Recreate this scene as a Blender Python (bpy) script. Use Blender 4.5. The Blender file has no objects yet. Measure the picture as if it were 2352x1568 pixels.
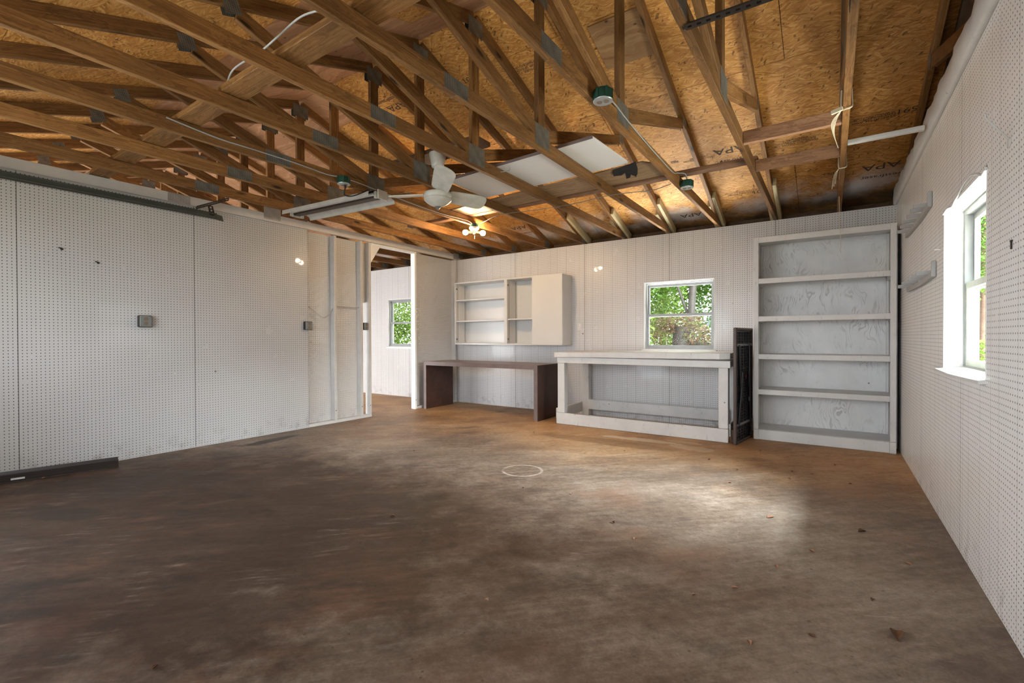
import bpy, bmesh, math, random
from mathutils import Matrix, Vector
random.seed(7)
S = bpy.context.scene
C = S.collection

# ------------------------------------------------------------------ camera
YAW, PIT, ROL, HC = 0.5986722, -0.0087441, -0.0032624, 1.12773
def cam_axes():
    s, c = math.sin(YAW), math.cos(YAW); sp, cp = math.sin(PIT), math.cos(PIT); sr, cr = math.sin(ROL), math.cos(ROL)
    def w(x3, z3, d2):
        xr = x3*cr - z3*sr; z2 = x3*sr + z3*cr
        d = d2*cp - z2*sp; z = d2*sp + z2*cp
        return Vector((c*xr - s*d, s*xr + c*d, z))
    return w(1, 0, 0), w(0, 1, 0), w(0, 0, 1)
R_, U_, F_ = cam_axes()
cam = bpy.data.objects.new('camera', bpy.data.cameras.new('camera')); C.objects.link(cam)
cam.matrix_world = Matrix(((R_.x, U_.x, -F_.x, 0), (R_.y, U_.y, -F_.y, 0), (R_.z, U_.z, -F_.z, HC), (0, 0, 0, 1)))
cam.data.sensor_width = 36; cam.data.lens = 1072.578/2352*36
cam.data.clip_start = .02; cam.data.clip_end = 300
S.camera = cam

# ------------------------------------------------------------------ light and exposure
S.view_settings.view_transform = 'Standard'; S.view_settings.look = 'None'
S.view_settings.exposure = 0.45; S.view_settings.gamma = 1.0; S.view_settings.use_curve_mapping = False
W = bpy.data.worlds.new('world'); S.world = W; W.use_nodes = True
bg = W.node_tree.nodes['Background']; bg.inputs[0].default_value = (.93, .97, 1, 1); bg.inputs[1].default_value = 5.0
def area(name, loc, aim, sx, sy, power, col=(1, 1, 1), portal=False):
    l = bpy.data.lights.new(name, 'AREA'); l.shape = 'RECTANGLE'; l.size = sx; l.size_y = sy; l.energy = power; l.color = col
    o = bpy.data.objects.new(name, l); C.objects.link(o); o.location = loc
    o.rotation_euler = (Vector(aim) - Vector(loc)).to_track_quat('-Z', 'Z').to_euler()
    if portal: l.cycles.is_portal = True
    return o
area('added_fill_near_front', (-3.3, -.85, .85), (.5, 4.6, 2.35), 3.0, .7, 80, (.78, .89, 1))  # added fill lamp behind the camera, shining through a made-up door opening
area('daylight_far_garage_door', (-8.4, -.62, .9), (-7.6, 2.6, 1.7), 4.6, 1.6, 285, (.95, .97, 1))
area('window_portal_back', (-1.64, 6.5, 1.41), (-1.64, 5, 1.41), .95, .95, 1, portal=True)
area('window_portal_right', (.80, 3.318, 1.395), (-1, 3.318, 1.395), .98, .98, 1, portal=True)
area('window_portal_far', (-6.77, 6.5, 1.41), (-6.77, 5, 1.41), .95, .95, 1, portal=True)
area('bright_sky_beyond_right_window', (5.8, 2.75, 4.7), (.56, 3.32, 1.40), 5.0, 4.4, 9500, (.84, .92, 1))
area('added_ceiling_fill_back', (-1.64, 6.82, .34), (-1.64, 5.1, 2.8), 1.6, .5, 300, (1, .99, .95))  # added lamp below the sill, brightens the back ceiling like ground bounce
area('added_ceiling_fill_right', (1.7, 3.2, .20), (-.6, 3.7, 3.0), 1.0, 1.8, 200, (1, .99, .93))  # added upward fill for the right-hand ceiling, standing in for ground bounce

# ------------------------------------------------------------------ helpers
def tag(o, label=None, cat=None, group=None, kind=None):
    if label: o['label'] = label
    if cat: o['category'] = cat
    if group: o['group'] = group
    if kind: o['kind'] = kind
    return o
def thing(name, loc, label, cat, group=None):
    o = bpy.data.objects.new(name, None); C.objects.link(o); o.location = loc; o.empty_display_size = .1
    return tag(o, label, cat, group)
def ploc(p):
    v = Vector((0, 0, 0))
    while p is not None: v += p.location; p = p.parent
    return v
def link(name, me, m, parent=None, world=None):
    """one mesh object; 'world' is its matrix in the room"""
    o = bpy.data.objects.new(name, me); C.objects.link(o)
    mats = m if isinstance(m, (list, tuple)) else [m]
    if len(me.materials) == 0:
        for k in mats: me.materials.append(k)
    w = world if world is not None else Matrix.Identity(4)
    if parent is not None:
        o.parent = parent
        w = Matrix.Translation(-ploc(parent)) @ w
    o.matrix_local = w if parent is not None else w
    if parent is None: o.matrix_world = w
    return o
class MB:
    """collects shapes in room coordinates, built as one mesh whose origin is 'org'"""
    def __init__(s): s.v = []; s.f = []; s.mi = []; s.sm = []
    def add(s, vs, fs, mi=0, smooth=False):
        b = len(s.v); s.v += [tuple(p) for p in vs]
        for f in fs: s.f.append(tuple(b+i for i in f)); s.mi.append(mi); s.sm.append(smooth)
    def box(s, x0, x1, y0, y1, z0, z1, mi=0, b=0.0):
        x0, x1 = sorted((x0, x1)); y0, y1 = sorted((y0, y1)); z0, z1 = sorted((z0, z1))
        if b <= 0:
            vs = [(x, y, z) for z in (z0, z1) for y in (y0, y1) for x in (x0, x1)]
            s.add(vs, [(0, 2, 3, 1), (4, 5, 7, 6), (0, 1, 5, 4), (2, 6, 7, 3), (0, 4, 6, 2), (1, 3, 7, 5)], mi); return
        b = min(b, (x1-x0)*.45, (y1-y0)*.45, (z1-z0)*.45)
        bm = bmesh.new(); bmesh.ops.create_cube(bm, size=1)
        for v in bm.verts: v.co = Vector(((x0+x1)/2+v.co.x*(x1-x0), (y0+y1)/2+v.co.y*(y1-y0), (z0+z1)/2+v.co.z*(z1-z0)))
        bmesh.ops.bevel(bm, geom=bm.edges[:], offset=b, segments=1, affect='EDGES')
        bm.verts.index_update()
        s.add([v.co[:] for v in bm.verts], [[v.index for v in f.verts] for f in bm.faces], mi); bm.free()
    def obox(s, c, ax, ay, az, mi=0):
        """oriented box, half-axes ax, ay, az"""
        c, ax, ay, az = map(Vector, (c, ax, ay, az))
        vs = [c+ax*i+ay*j+az*k for k in (-1, 1) for j in (-1, 1) for i in (-1, 1)]
        s.add(vs, [(0, 2, 3, 1), (4, 5, 7, 6), (0, 1, 5, 4), (2, 6, 7, 3), (0, 4, 6, 2), (1, 3, 7, 5)], mi)
    def bar(s, p, q, w, h, up=(0, 0, 1), mi=0):
        p, q = Vector(p), Vector(q); d = (q-p); L = d.length; d.normalize(); u = Vector(up); u = (u-d*u.dot(d)).normalized(); r = d.cross(u)
        s.obox((p+q)/2, d*L/2, r*w/2, u*h/2, mi)
    def tube(s, pts, r, n=8, mi=0, cap=True):
        pts = [Vector(p) for p in pts]; rings = []
        ref = Vector((.31, .2, .93)).normalized()
        for i, p in enumerate(pts):
            t = (pts[min(i+1, len(pts)-1)]-pts[max(i-1, 0)]).normalized()
            a = t.cross(ref)
            if a.length < .05: a = t.cross(Vector((1, 0, 0)))
            a.normalize(); b = t.cross(a)
            rr = r[i] if isinstance(r, (list, tuple)) else r
            rings.append([p+a*rr*math.cos(2*math.pi*k/n)+b*rr*math.sin(2*math.pi*k/n) for k in range(n)])
        vs = [p for R in rings for p in R]; fs = []
        for i in range(len(pts)-1):
            for k in range(n): fs.append((i*n+k, i*n+(k+1) % n, (i+1)*n+(k+1) % n, (i+1)*n+k))
        s.add(vs, fs, mi, True)
        if cap: s.add(rings[0], [tuple(range(n))], mi); s.add(rings[-1], [tuple(range(n))[::-1]], mi)
    def lathe(s, c, prof, axis=(0, 0, 1), n=28, mi=0):
        """prof: (radius, distance along axis)"""
        c = Vector(c); z = Vector(axis).normalized(); x = z.orthogonal().normalized(); y = z.cross(x)
        vs = []; fs = []
        for r, h in prof:
            for k in range(n): a = 2*math.pi*k/n; vs.append(c+z*h+(x*math.cos(a)+y*math.sin(a))*r)
        for i in range(len(prof)-1):
            for k in range(n): fs.append((i*n+k, i*n+(k+1) % n, (i+1)*n+(k+1) % n, (i+1)*n+k))
        s.add(vs, fs, mi, True)
        s.add(vs[:n], [tuple(range(n))[::-1]], mi); s.add(vs[-n:], [tuple(range(n))], mi)
    def prism(s, poly, off, mi=0):
        """poly: list of 3D points, extruded by vector off"""
        n = len(poly); off = Vector(off); vs = [Vector(p) for p in poly]+[Vector(p)+off for p in poly]
        s.add(vs, [tuple(range(n))[::-1], tuple(range(n, 2*n))]+[(i, (i+1) % n, n+(i+1) % n, n+i) for i in range(n)], mi)
    def build(s, name, m, parent=None, org=None):
        o0 = ploc(parent) if (org is None and parent is not None) else Vector(org or (0, 0, 0))
        me = bpy.data.meshes.new(name); me.from_pydata([tuple(Vector(p)-o0) for p in s.v], [], s.f)
        bm = bmesh.new(); bm.from_mesh(me)
        bmesh.ops.recalc_face_normals(bm, faces=bm.faces[:]); bm.to_mesh(me); bm.free()
        me.polygons.foreach_set('material_index', s.mi); me.polygons.foreach_set('use_smooth', s.sm); me.update()
        return link(name, me, m, parent, Matrix.Translation(o0))
BM_CACHE = {}
def lumber(name, p, q, w, h, m, parent=None, side=(1, 0, 0), painted=None):
    """a board from p to q: local X runs along the grain, w across 'side', h across the third axis"""
    p, q = Vector(p), Vector(q); d = q-p; L = d.length; x = d.normalized(); y = Vector(side); y = (y-x*y.dot(x)).normalized(); z = x.cross(y)
    key = (round(L, 3), w, h, m.name)
    if key not in BM_CACHE:
        b = MB(); b.box(-L/2, L/2, -w/2, w/2, -h/2, h/2, b=.0025)
        me = bpy.data.meshes.new(name); me.from_pydata(b.v, [], b.f); me.materials.append(m); BM_CACHE[key] = me
    c = (p+q)/2
    M = Matrix(((x.x, y.x, z.x, c.x), (x.y, y.y, z.y, c.y), (x.z, y.z, z.z, c.z), (0, 0, 0, 1)))
    return link(name, BM_CACHE[key], m, parent, M)
def spline(pts, n=6):
    P = [Vector(p) for p in pts]; out = []
    for i in range(len(P)-1):
        a, b, c, d = P[max(i-1, 0)], P[i], P[i+1], P[min(i+2, len(P)-1)]
        for k in range(n):
            t = k/n
            out.append(.5*((2*b)+(c-a)*t+(2*a-5*b+4*c-d)*t*t+(3*b-a-3*c+d)*t**3))
    out.append(P[-1]); return out

# ------------------------------------------------------------------ materials
class G:
    def __init__(s, name):
        s.m = bpy.data.materials.new(name); s.m.use_nodes = True; s.nt = s.m.node_tree
        s.b = s.nt.nodes['Principled BSDF']; s.out = s.nt.nodes['Material Output']
    def n(s, t, props=None, **inp):
        nd = s.nt.nodes.new(t)
        for k, v in (props or {}).items(): setattr(nd, k, v)
        for k, v in inp.items():
            k = k.replace('_', ' ')
            sk = nd.inputs[int(k[1:])] if k[0] == 'i' and k[1:].isdigit() else nd.inputs[k]
            s.put(sk, v)
        return nd
    def put(s, sk, v):
        if isinstance(v, bpy.types.NodeSocket): s.nt.links.new(v, sk)
        elif sk.type == 'RGBA' and len(v) == 3: sk.default_value = (*v, 1)
        else: sk.default_value = v
    def math(s, op, a, b=0.0, c=0.0):
        nd = s.nt.nodes.new('ShaderNodeMath'); nd.operation = op
        for i, v in enumerate((a, b, c)): s.put(nd.inputs[i], v)
        return nd.outputs[0]
    def vm(s, op, a, b=(0, 0, 0)):
        nd = s.nt.nodes.new('ShaderNodeVectorMath'); nd.operation = op; s.put(nd.inputs[0], a); s.put(nd.inputs[1], b)
        return nd.outputs['Value'] if op in ('LENGTH', 'DISTANCE') else nd.outputs[0]
    def mix(s, f, a, b, mode='MIX'):
        nd = s.nt.nodes.new('ShaderNodeMix'); nd.data_type = 'RGBA'; nd.blend_type = mode
        s.put(nd.inputs[0], f); s.put(nd.inputs[6], a); s.put(nd.inputs[7], b); return nd.outputs[2]
    def ramp(s, f, stops):
        nd = s.nt.nodes.new('ShaderNodeValToRGB'); s.put(nd.inputs[0], f); e = nd.color_ramp.elements
        while len(e) < len(stops): e.new(.5)
        for k, (p, c) in enumerate(stops):
            e[k].position = p; e[k].color = (c, c, c, 1) if isinstance(c, (int, float)) else (*c, 1)
        return nd.outputs[0]
    def obj(s): return s.n('ShaderNodeTexCoord').outputs['Object']
    def noise(s, v, scale, detail=4, rough=.55, out=0):
        return s.n('ShaderNodeTexNoise', Vector=v, Scale=scale, Detail=detail, Roughness=rough).outputs[out]
    def rnd(s): return s.n('ShaderNodeObjectInfo').outputs['Random']
    def scale(s, v, k): return s.vm('MULTIPLY', v, k)
    def base(s, col, rough=.6, spec=.4, bump=None, bs=.3, bd=.01):
        s.put(s.b.inputs['Base Color'], col); s.put(s.b.inputs['Roughness'], rough); s.put(s.b.inputs['Specular IOR Level'], spec)
        if bump is not None:
            nb = s.n('ShaderNodeBump', Strength=bs, Distance=bd, Height=bump); s.put(s.b.inputs['Normal'], nb.outputs[0])
        return s.m
def plain(name, col, rough=.6, metal=0.0, spec=.4, var=.12, vs=9):
    g = G(name); o = g.obj(); nz = g.noise(o, vs, 5)
    c = g.mix(g.ramp(nz, [(.3, 0), (.75, 1)]), tuple(x*(1-var) for x in col), tuple(min(1, x*(1+var)) for x in col))
    g.b.inputs['Metallic'].default_value = metal
    return g.base(c, rough, spec)
def emit(name, col, st):
    g = G(name); g.b.inputs['Base Color'].default_value = (*col, 1); g.b.inputs['Emission Color'].default_value = (*col, 1); g.b.inputs['Emission Strength'].default_value = st
    return g.m

def wood(name, dark, mid, light, rough=.65, knots=True, ring=22, paint=None):
    g = G(name); o = g.obj(); r = g.rnd()
    o = g.vm('ADD', o, g.n('ShaderNodeCombineXYZ', X=g.math('MULTIPLY', r, 37.0), Y=g.math('MULTIPLY', r, 11.0), Z=g.math('MULTIPLY', r, 7.0)).outputs[0])
    st = g.scale(o, (.55, ring*.6, ring*.6))
    w = g.noise(g.scale(o, (1.3, 6, 6)), 1.6, 2)
    a = g.noise(g.vm('ADD', st, g.n('ShaderNodeCombineXYZ', X=g.math('MULTIPLY', w, 1.2), Y=g.math('MULTIPLY', w, 5.0), Z=g.math('MULTIPLY', w, 3.0)).outputs[0]), 1.6, 6, .7)
    fine = g.noise(g.scale(o, (2.2, 160, 160)), 1.0, 3)
    rings = g.math('SINE', g.math('MULTIPLY', a, 40.0))
    f = g.math('ADD', g.math('MULTIPLY', rings, .055), g.math('ADD', g.math('MULTIPLY', a, .50), g.math('MULTIPLY', fine, .46)))
    c = g.ramp(f, [(.26, dark), (.48, mid), (.72, light)])
    if knots:
        vo = g.n('ShaderNodeTexVoronoi', Vector=g.scale(o, (1.9, 7, 7)), Scale=1.0)
        k = g.ramp(vo.outputs['Distance'], [(.05, 1), (.14, 0)])
        c = g.mix(k, c, tuple(x*.25 for x in dark))
    blot = g.ramp(g.noise(g.scale(o, (1, 3, 3)), 2.4, 3), [(.3, .74), (.65, 1.06)])
    c = g.mix(1.0, c, blot, 'MULTIPLY')
    c = g.mix(1.0, c, g.n('ShaderNodeMapRange', i0=r, i3=.72, i4=1.18).outputs[0], 'MULTIPLY')
    if paint: c = g.mix(g.ramp(g.noise(o, 40, 4), [(.3, .6), (.5, 1)]), c, paint)
    return g.base(c, rough, .35, f, .25, .002)
M = {}
M['truss'] = wood('weathered_truss_lumber', (.095, .041, .010), (.215, .098, .027), (.37, .20, .072))
M['dark_board'] = wood('dark_rough_board', (.035, .018, .009), (.085, .045, .022), (.15, .085, .045))
M['pale'] = wood('pale_pine', (.40, .31, .15), (.60, .50, .29), (.72, .62, .40), knots=False)
M['rail'] = wood('reddish_rail_lumber', (.11, .05, .025), (.26, .13, .065), (.38, .21, .12))
M['ply_scrap'] = wood('brown_plywood', (.16, .09, .04), (.30, .19, .10), (.42, .29, .17), ring=9, knots=False)
M['walnut'] = wood('brown_laminate', (.034, .014, .009), (.062, .025, .016), (.095, .042, .028), rough=.42, knots=False, ring=30)
M['grey_rim'] = plain('dusty_brown_laminate', (.18, .135, .125), .5)
M['walnut_top'] = plain('dusty_desk_top', (.24, .19, .18), .38)

def chips(g, x, y, ang, sx, sy, off):
    v = g.n('ShaderNodeCombineXYZ', X=x, Y=y).outputs[0]
    v = g.n('ShaderNodeVectorRotate', {'rotation_type': 'Z_AXIS'}, Vector=v, Angle=ang).outputs[0]
    wv = g.noise(v, 3.2, 2, out=1)
    v = g.vm('ADD', v, g.scale(wv, (.12, .16, 0)))
    v = g.vm('ADD', g.scale(v, (sx, sy, 0)), (off, off*2, 0))
    vo = g.n('ShaderNodeTexVoronoi', {'voronoi_dimensions': '2D'}, Vector=v, Scale=1.0, Randomness=1.0)
    sep = g.n('ShaderNodeSeparateColor', i0=vo.outputs['Color'])
    gr = g.noise(g.scale(v, (.6, 5, 0)), 1.0, 3)
    return sep.outputs[0], sep.outputs[1], vo.outputs['Distance'], gr
def osb(name):
    g = G(name); s = g.n('ShaderNodeSeparateXYZ', i0=g.obj()); x, y = s.outputs[0], s.outputs[1]
    tone = None
    r1, m1, d1, g1 = chips(g, x, y, .08, 17, 105, 0.)
    r2, m2, d2, g2 = chips(g, x, y, .50, 16, 98, 7.3)
    r3, m3, d3, g3 = chips(g, x, y, -.38, 15, 90, 3.1)
    k2 = g.math('GREATER_THAN', m2, .55); k3 = g.math('GREATER_THAN', m3, .62)
    t = g.mix(k2, r1, r2); t = g.mix(k3, t, r3)
    gr = g.mix(k2, g1, g2); gr = g.mix(k3, gr, g3)
    ds = g.mix(k2, d1, d2); ds = g.mix(k3, ds, d3)
    fib = g.noise(g.n('ShaderNodeVectorRotate', {'rotation_type': 'Z_AXIS'}, Vector=g.scale(g.obj(), (1, 1, 0)), Angle=.15).outputs[0], 1.0, 2)
    fb = g.noise(g.vm('ADD', g.scale(g.obj(), (14, 120, 0)), g.n('ShaderNodeCombineXYZ', X=0.0, Y=g.math('MULTIPLY', fib, 60.0)).outputs[0]), 1.0, 4, .6)
    f = g.math('ADD', g.math('ADD', g.math('MULTIPLY', t, .42), g.math('MULTIPLY', gr, .30)), g.math('MULTIPLY', fb, .34))
    c = g.ramp(f, [(.18, (.25, .090, .015)), (.42, (.46, .205, .044)), (.62, (.58, .285, .074)), (.88, (.78, .47, .17))])
    c = g.mix(g.ramp(ds, [(.7, 0), (1.0, .6)]), c, (.20, .085, .022))
    # dark flakes
    r4, m4, d4, g4 = chips(g, x, y, .9, 44, 95, 11.7)
    c = g.mix(g.math('MULTIPLY', g.math('GREATER_THAN', r4, .980), .7), c, (.07, .028, .010))
    big = g.ramp(g.noise(g.obj(), .9, 3), [(.3, .72), (.7, 1.12)])
    c = g.mix(1.0, c, big, 'MULTIPLY')
    # white overspray from painting the walls below
    sy = g.math('MULTIPLY', g.ramp(g.math('DIVIDE', y, 10.0), [(.575, 0), (.603, 1), (.621, 1), (.628, 0)]), g.ramp(g.noise(g.obj(), 2.3, 5), [(.42, 0), (.6, .85)]))
    c = g.mix(sy, c, (.62, .62, .64))
    # dark band along the eave, broken up by noise
    ey = g.math('MULTIPLY', g.ramp(g.math('DIVIDE', y, 10.0), [(.604, 0), (.622, 1)]), g.ramp(g.noise(g.obj(), 3.1, 4), [(.3, .5), (.6, .97)]))
    c = g.mix(ey, c, (.05, .034, .02))
    return g.base(c, .62, .35, f, .35, .004)
M['osb'] = osb('strand_board_sheathing')
def plyroof(nm, ca, cb, cc):
    g = G(nm); o = g.obj(); o = g.scale(o, (1, 1, 0))
    w = g.noise(o, 1.7, 3)
    st = g.vm('ADD', g.scale(o, (1.1, 16, 0)), g.n('ShaderNodeCombineXYZ', X=0.0, Y=g.math('MULTIPLY', w, 9.0)).outputs[0])
    a = g.noise(st, 1.0, 5, .65); rings = g.math('SINE', g.math('MULTIPLY', a, 34.0))
    f = g.math('ADD', g.math('MULTIPLY', rings, .05), a)
    c = g.ramp(f, [(.3, ca), (.5, cb), (.75, cc)])
    vo = g.n('ShaderNodeTexVoronoi', Vector=g.scale(o, (7, 11, 0)), Scale=1.0)
    c = g.mix(g.ramp(vo.outputs['Distance'], [(.05, .9), (.13, 0)]), c, (.06, .025, .012))
    return g.base(c, .65, .3, f, .2, .002)
M['plyroof'] = plyroof('plywood_sheathing', (.28, .13, .06), (.42, .22, .11), (.54, .31, .17)); M['ply_patch'] = plyroof('plywood_patch', (.19, .095, .036), (.28, .155, .065), (.36, .22, .10))
M['felt'] = plain('black_roof_felt', (.015, .014, .013), .9)

def peg(name, ax, sp, seams, period, grooves=(), zs=.02555, through=False, col=(.70, .685, .66), holecol=(.035, .028, .024)):
    """painted pegboard: holes on a grid along axis ax (0 = X, 1 = Y) and Z; sheet seams and grooves"""
    g = G(name); o = g.obj()
    k = (1/sp, 0, 1/zs) if ax == 0 else (0, 1/sp, 1/zs)
    h = (.5, 0, .5) if ax == 0 else (0, .5, .5)
    p = g.vm('SUBTRACT', g.vm('FRACTION', g.scale(o, k)), h)
    dist = g.vm('LENGTH', p)
    hole = g.math('LESS_THAN', dist, .0036/.0255)
    fill = g.math('GREATER_THAN', g.noise(o, 7.0, 3), .2 if through else .31)      # some holes clogged with paint
    hole = g.math('MULTIPLY', hole, fill)
    s = g.n('ShaderNodeSeparateXYZ', i0=o); u = s.outputs[ax]
    def line(off, per, wd):
        q = g.math('WRAP', g.math('SUBTRACT', u, off), per/2, -per/2)
        return g.math('LESS_THAN', g.math('ABSOLUTE', q), wd)
    lines = None
    for off in seams:
        l = line(off, period, .0028); lines = l if lines is None else g.math('MAXIMUM', lines, l)
    gr = None
    for off in grooves:
        l = line(off, period, .0019); gr = l if gr is None else g.math('MAXIMUM', gr, l)
    n1 = g.noise(o, 1.1, 4); n2 = g.noise(g.scale(o, (1, 1, .45)), 14, 5, .65)
    c = g.mix(g.ramp(n1, [(.3, 0), (.72, 1)]), tuple(x*.93 for x in col), tuple(min(1, x*1.05) for x in col))
    c = g.mix(g.ramp(n2, [(.66, 0), (.80, .35)]), c, (.40, .38, .35))
    # scuffs near the floor
    low = g.math('MULTIPLY', g.ramp(s.outputs[2], [(.0, 1), (.22, 0)]), g.ramp(g.noise(o, 9, 5, .7), [(.52, 0), (.68, .55)]))
    c = g.mix(low, c, (.17, .14, .11))
    sp_ = g.n('ShaderNodeTexVoronoi', Vector=o, Scale=2.3)
    c = g.mix(g.ramp(sp_.outputs['Distance'], [(.016, .85), (.03, 0)]), c, (.10, .09, .085))
    if gr is not None: c = g.mix(g.math('MULTIPLY', gr, .55), c, (.22, .20, .18))
    if lines is not None: c = g.mix(g.math('MULTIPLY', lines, .9), c, (.07, .06, .055))
    if not through: c = g.mix(hole, c, holecol)
    g.base(c, g.ramp(n2, [(.3, .34), (.7, .48)]), .45, g.math('SUBTRACT', g.math('MULTIPLY', n1, .6), hole), .12, .004)
    g.b.inputs['Coat Weight'].default_value = .14; g.b.inputs['Coat Roughness'].default_value = .03
    if through:
        t = g.n('ShaderNodeBsdfTransparent'); mx = g.n('ShaderNodeMixShader', i0=hole)
        g.nt.links.new(g.b.outputs[0], mx.inputs[1]); g.nt.links.new(t.outputs[0], mx.inputs[2]); g.nt.links.new(mx.outputs[0], g.out.inputs[0])
    return g.m
GROOVE = (.115, .235, .39, .60, .715, .81, .985, 1.115)
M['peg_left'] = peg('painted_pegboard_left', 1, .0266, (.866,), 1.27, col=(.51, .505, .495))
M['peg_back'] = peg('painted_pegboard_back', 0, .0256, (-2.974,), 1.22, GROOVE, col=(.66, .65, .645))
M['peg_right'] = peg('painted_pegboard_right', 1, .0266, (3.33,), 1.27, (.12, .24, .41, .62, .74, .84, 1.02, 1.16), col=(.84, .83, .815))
M['peg_far'] = peg('painted_pegboard_see_through', 1, .0266, (), 1.27, through=True, col=(.54, .53, .51))

def painted(name, col=(.66, .64, .61), wear=.5, grain=None, rough=.42):
    g = G(name); o = g.obj(); n1 = g.noise(o, 5, 5); n2 = g.noise(g.scale(o, (1, 1, .35)), 34, 6, .7)
    c = g.mix(g.ramp(n1, [(.3, 0), (.7, 1)]), tuple(x*.92 for x in col), tuple(min(1, x*1.06) for x in col))
    c = g.mix(g.ramp(n2, [(.60, 0), (.74, wear)]), c, tuple(x*.55 for x in col))
    vo = g.n('ShaderNodeTexVoronoi', Vector=o, Scale=5.5)
    c = g.mix(g.ramp(vo.outputs['Distance'], [(.03, .85), (.055, 0)]), c, (.07, .055, .045))
    if grain:
        w = g.noise(g.scale(o, (1, 1, .5)), 3.0, 3)
        a = g.noise(g.vm('ADD', g.scale(o, (7, 7, .8)), g.n('ShaderNodeCombineXYZ', X=g.math('MULTIPLY', w, 3.4), Y=0.0, Z=0.0).outputs[0]), 1.0, 4)
        r = g.math('SINE', g.math('MULTIPLY', a, 75.0))
        k = g.math('MULTIPLY', g.ramp(r, [(.65, 0), (.98, .65)]), g.ramp(g.noise(o, 2.2, 3), [(.42, 0), (.60, 1)]))
        c = g.mix(k, c, (.36, .345, .33))
    return g.base(c, rough, .4, n2, .12, .002)
M['white'] = painted('white_painted_wood')
M['white_worn'] = painted('worn_white_painted_wood', (.64, .63, .61), .85)
M['white_ply'] = painted('white_painted_plywood', (.75, .74, .73), .3, grain=True)
M['grey_paint'] = painted('grey_white_painted_lumber', (.56, .545, .52), .4)
M['rack_grey'] = painted('grey_painted_rack', (.40, .395, .385), .6)
M['bright_white'] = painted('bright_white_trim', (.80, .80, .78), .3)
M['melamine'] = plain('white_melamine', (.67, .665, .65), .3, var=.03, vs=3)
M['galv'] = None
def galv(nm, ca, cb, hc):
    g = G(nm); o = g.obj()
    p = g.vm('SUBTRACT', g.vm('FRACTION', g.scale(o, (0, 1/.014, 1/.0085))), (0, .5, .5))
    q = g.vm('LENGTH', g.scale(p, (0, 1, 1.7)))
    hole = g.math('LESS_THAN', q, .36)
    c = g.mix(g.ramp(g.noise(o, 14, 4), [(.3, 0), (.7, 1)]), ca, cb)
    c = g.mix(hole, c, hc); g.b.inputs['Metallic'].default_value = .55
    return g.base(c, .5, .5, hole, .4, .003)
M['galv'] = galv('galvanised_truss_plate', (.13, .13, .115), (.25, .25, .225), (.05, .04, .03)); M['plate_paint'] = galv('painted_truss_plate', (.42, .41, .39), (.55, .54, .52), (.20, .19, .18))
M['steel'] = plain('dull_grey_steel', (.22, .22, .21), .45, .7)
M['dark_steel'] = plain('dark_brown_steel', (.045, .036, .03), .5, .6)
M['track'] = plain('green_grey_track_steel', (.105, .115, .10), .5, .6, vs=4)
M['alu'] = plain('oxidised_aluminium', (.33, .34, .34), .45, .3)
M['green_box'] = plain('dark_green_box', (.012, .055, .035), .45)
M['cover'] = plain('box_cover_metal', (.42, .44, .45), .35, .6)
M['black_pl'] = plain('black_plastic', (.012, .012, .014), .35)
M['brown_pl'] = plain('dark_brown_vinyl', (.022, .014, .011), .4)
M['cable_w'] = plain('white_cable_sheath', (.42, .41, .38), .45)
M['cable_g'] = plain('grey_cable_sheath', (.33, .34, .33), .45)
M['black'] = plain('black_rubber', (.008, .008, .009), .5)
M['paper'] = plain('black_felt_paper', (.009, .008, .008), .95)
M['cream'] = plain('cream_enamel', (.50, .475, .41), .35, var=.1, vs=18)
M['fanwhite'] = plain('dusty_white_fan_enamel', (.52, .50, .44), .35, var=.15, vs=12)
M['reflector'] = plain('grey_reflector_enamel', (.46, .43, .385), .35)
M['shade_brown'] = plain('shade_dark_enamel', (.055, .036, .026), .5)  # dark brown stands in for the shade inside the shop light
M['tube'] = plain('unlit_fluorescent_tube', (.55, .53, .50), .15)
M['porcelain'] = plain('white_porcelain', (.82, .80, .76), .2)
M['bulb'] = emit('lit_bulb', (1, .70, .40), 640)
M['outlet'] = plain('grey_outlet_cover', (.20, .22, .21), .4, .4, vs=40)
M['outlet_br'] = plain('brown_outlet_face', (.19, .135, .095), .45)
M['twine'] = plain('pale_twine', (.62, .54, .38), .8)
M['label'] = plain('white_sticker', (.55, .55, .53), .6)
M['ink'] = plain('black_stamp_ink', (.075, .055, .045), .9)
M['bluegrey'] = plain('blue_grey_stamp_ink', (.09, .085, .10), .9)
M['leaf_dry'] = plain('dry_brown_leaf', (.13, .06, .028), .8, var=.4, vs=30)
M['leaf_pale'] = plain('dry_tan_leaf', (.34, .17, .10), .8, var=.3, vs=30)
def glass():
    g = G('window_glass'); t = g.n('ShaderNodeBsdfTransparent', Color=(.97, .985, .97)); gl = g.n('ShaderNodeBsdfGlossy', Roughness=.08)
    mx = g.n('ShaderNodeMixShader', i0=.003)
    g.nt.links.new(t.outputs[0], mx.inputs[1]); g.nt.links.new(gl.outputs[0], mx.inputs[2]); g.nt.links.new(mx.outputs[0], g.out.inputs[0]); return g.m
M['glass'] = glass()
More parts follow.
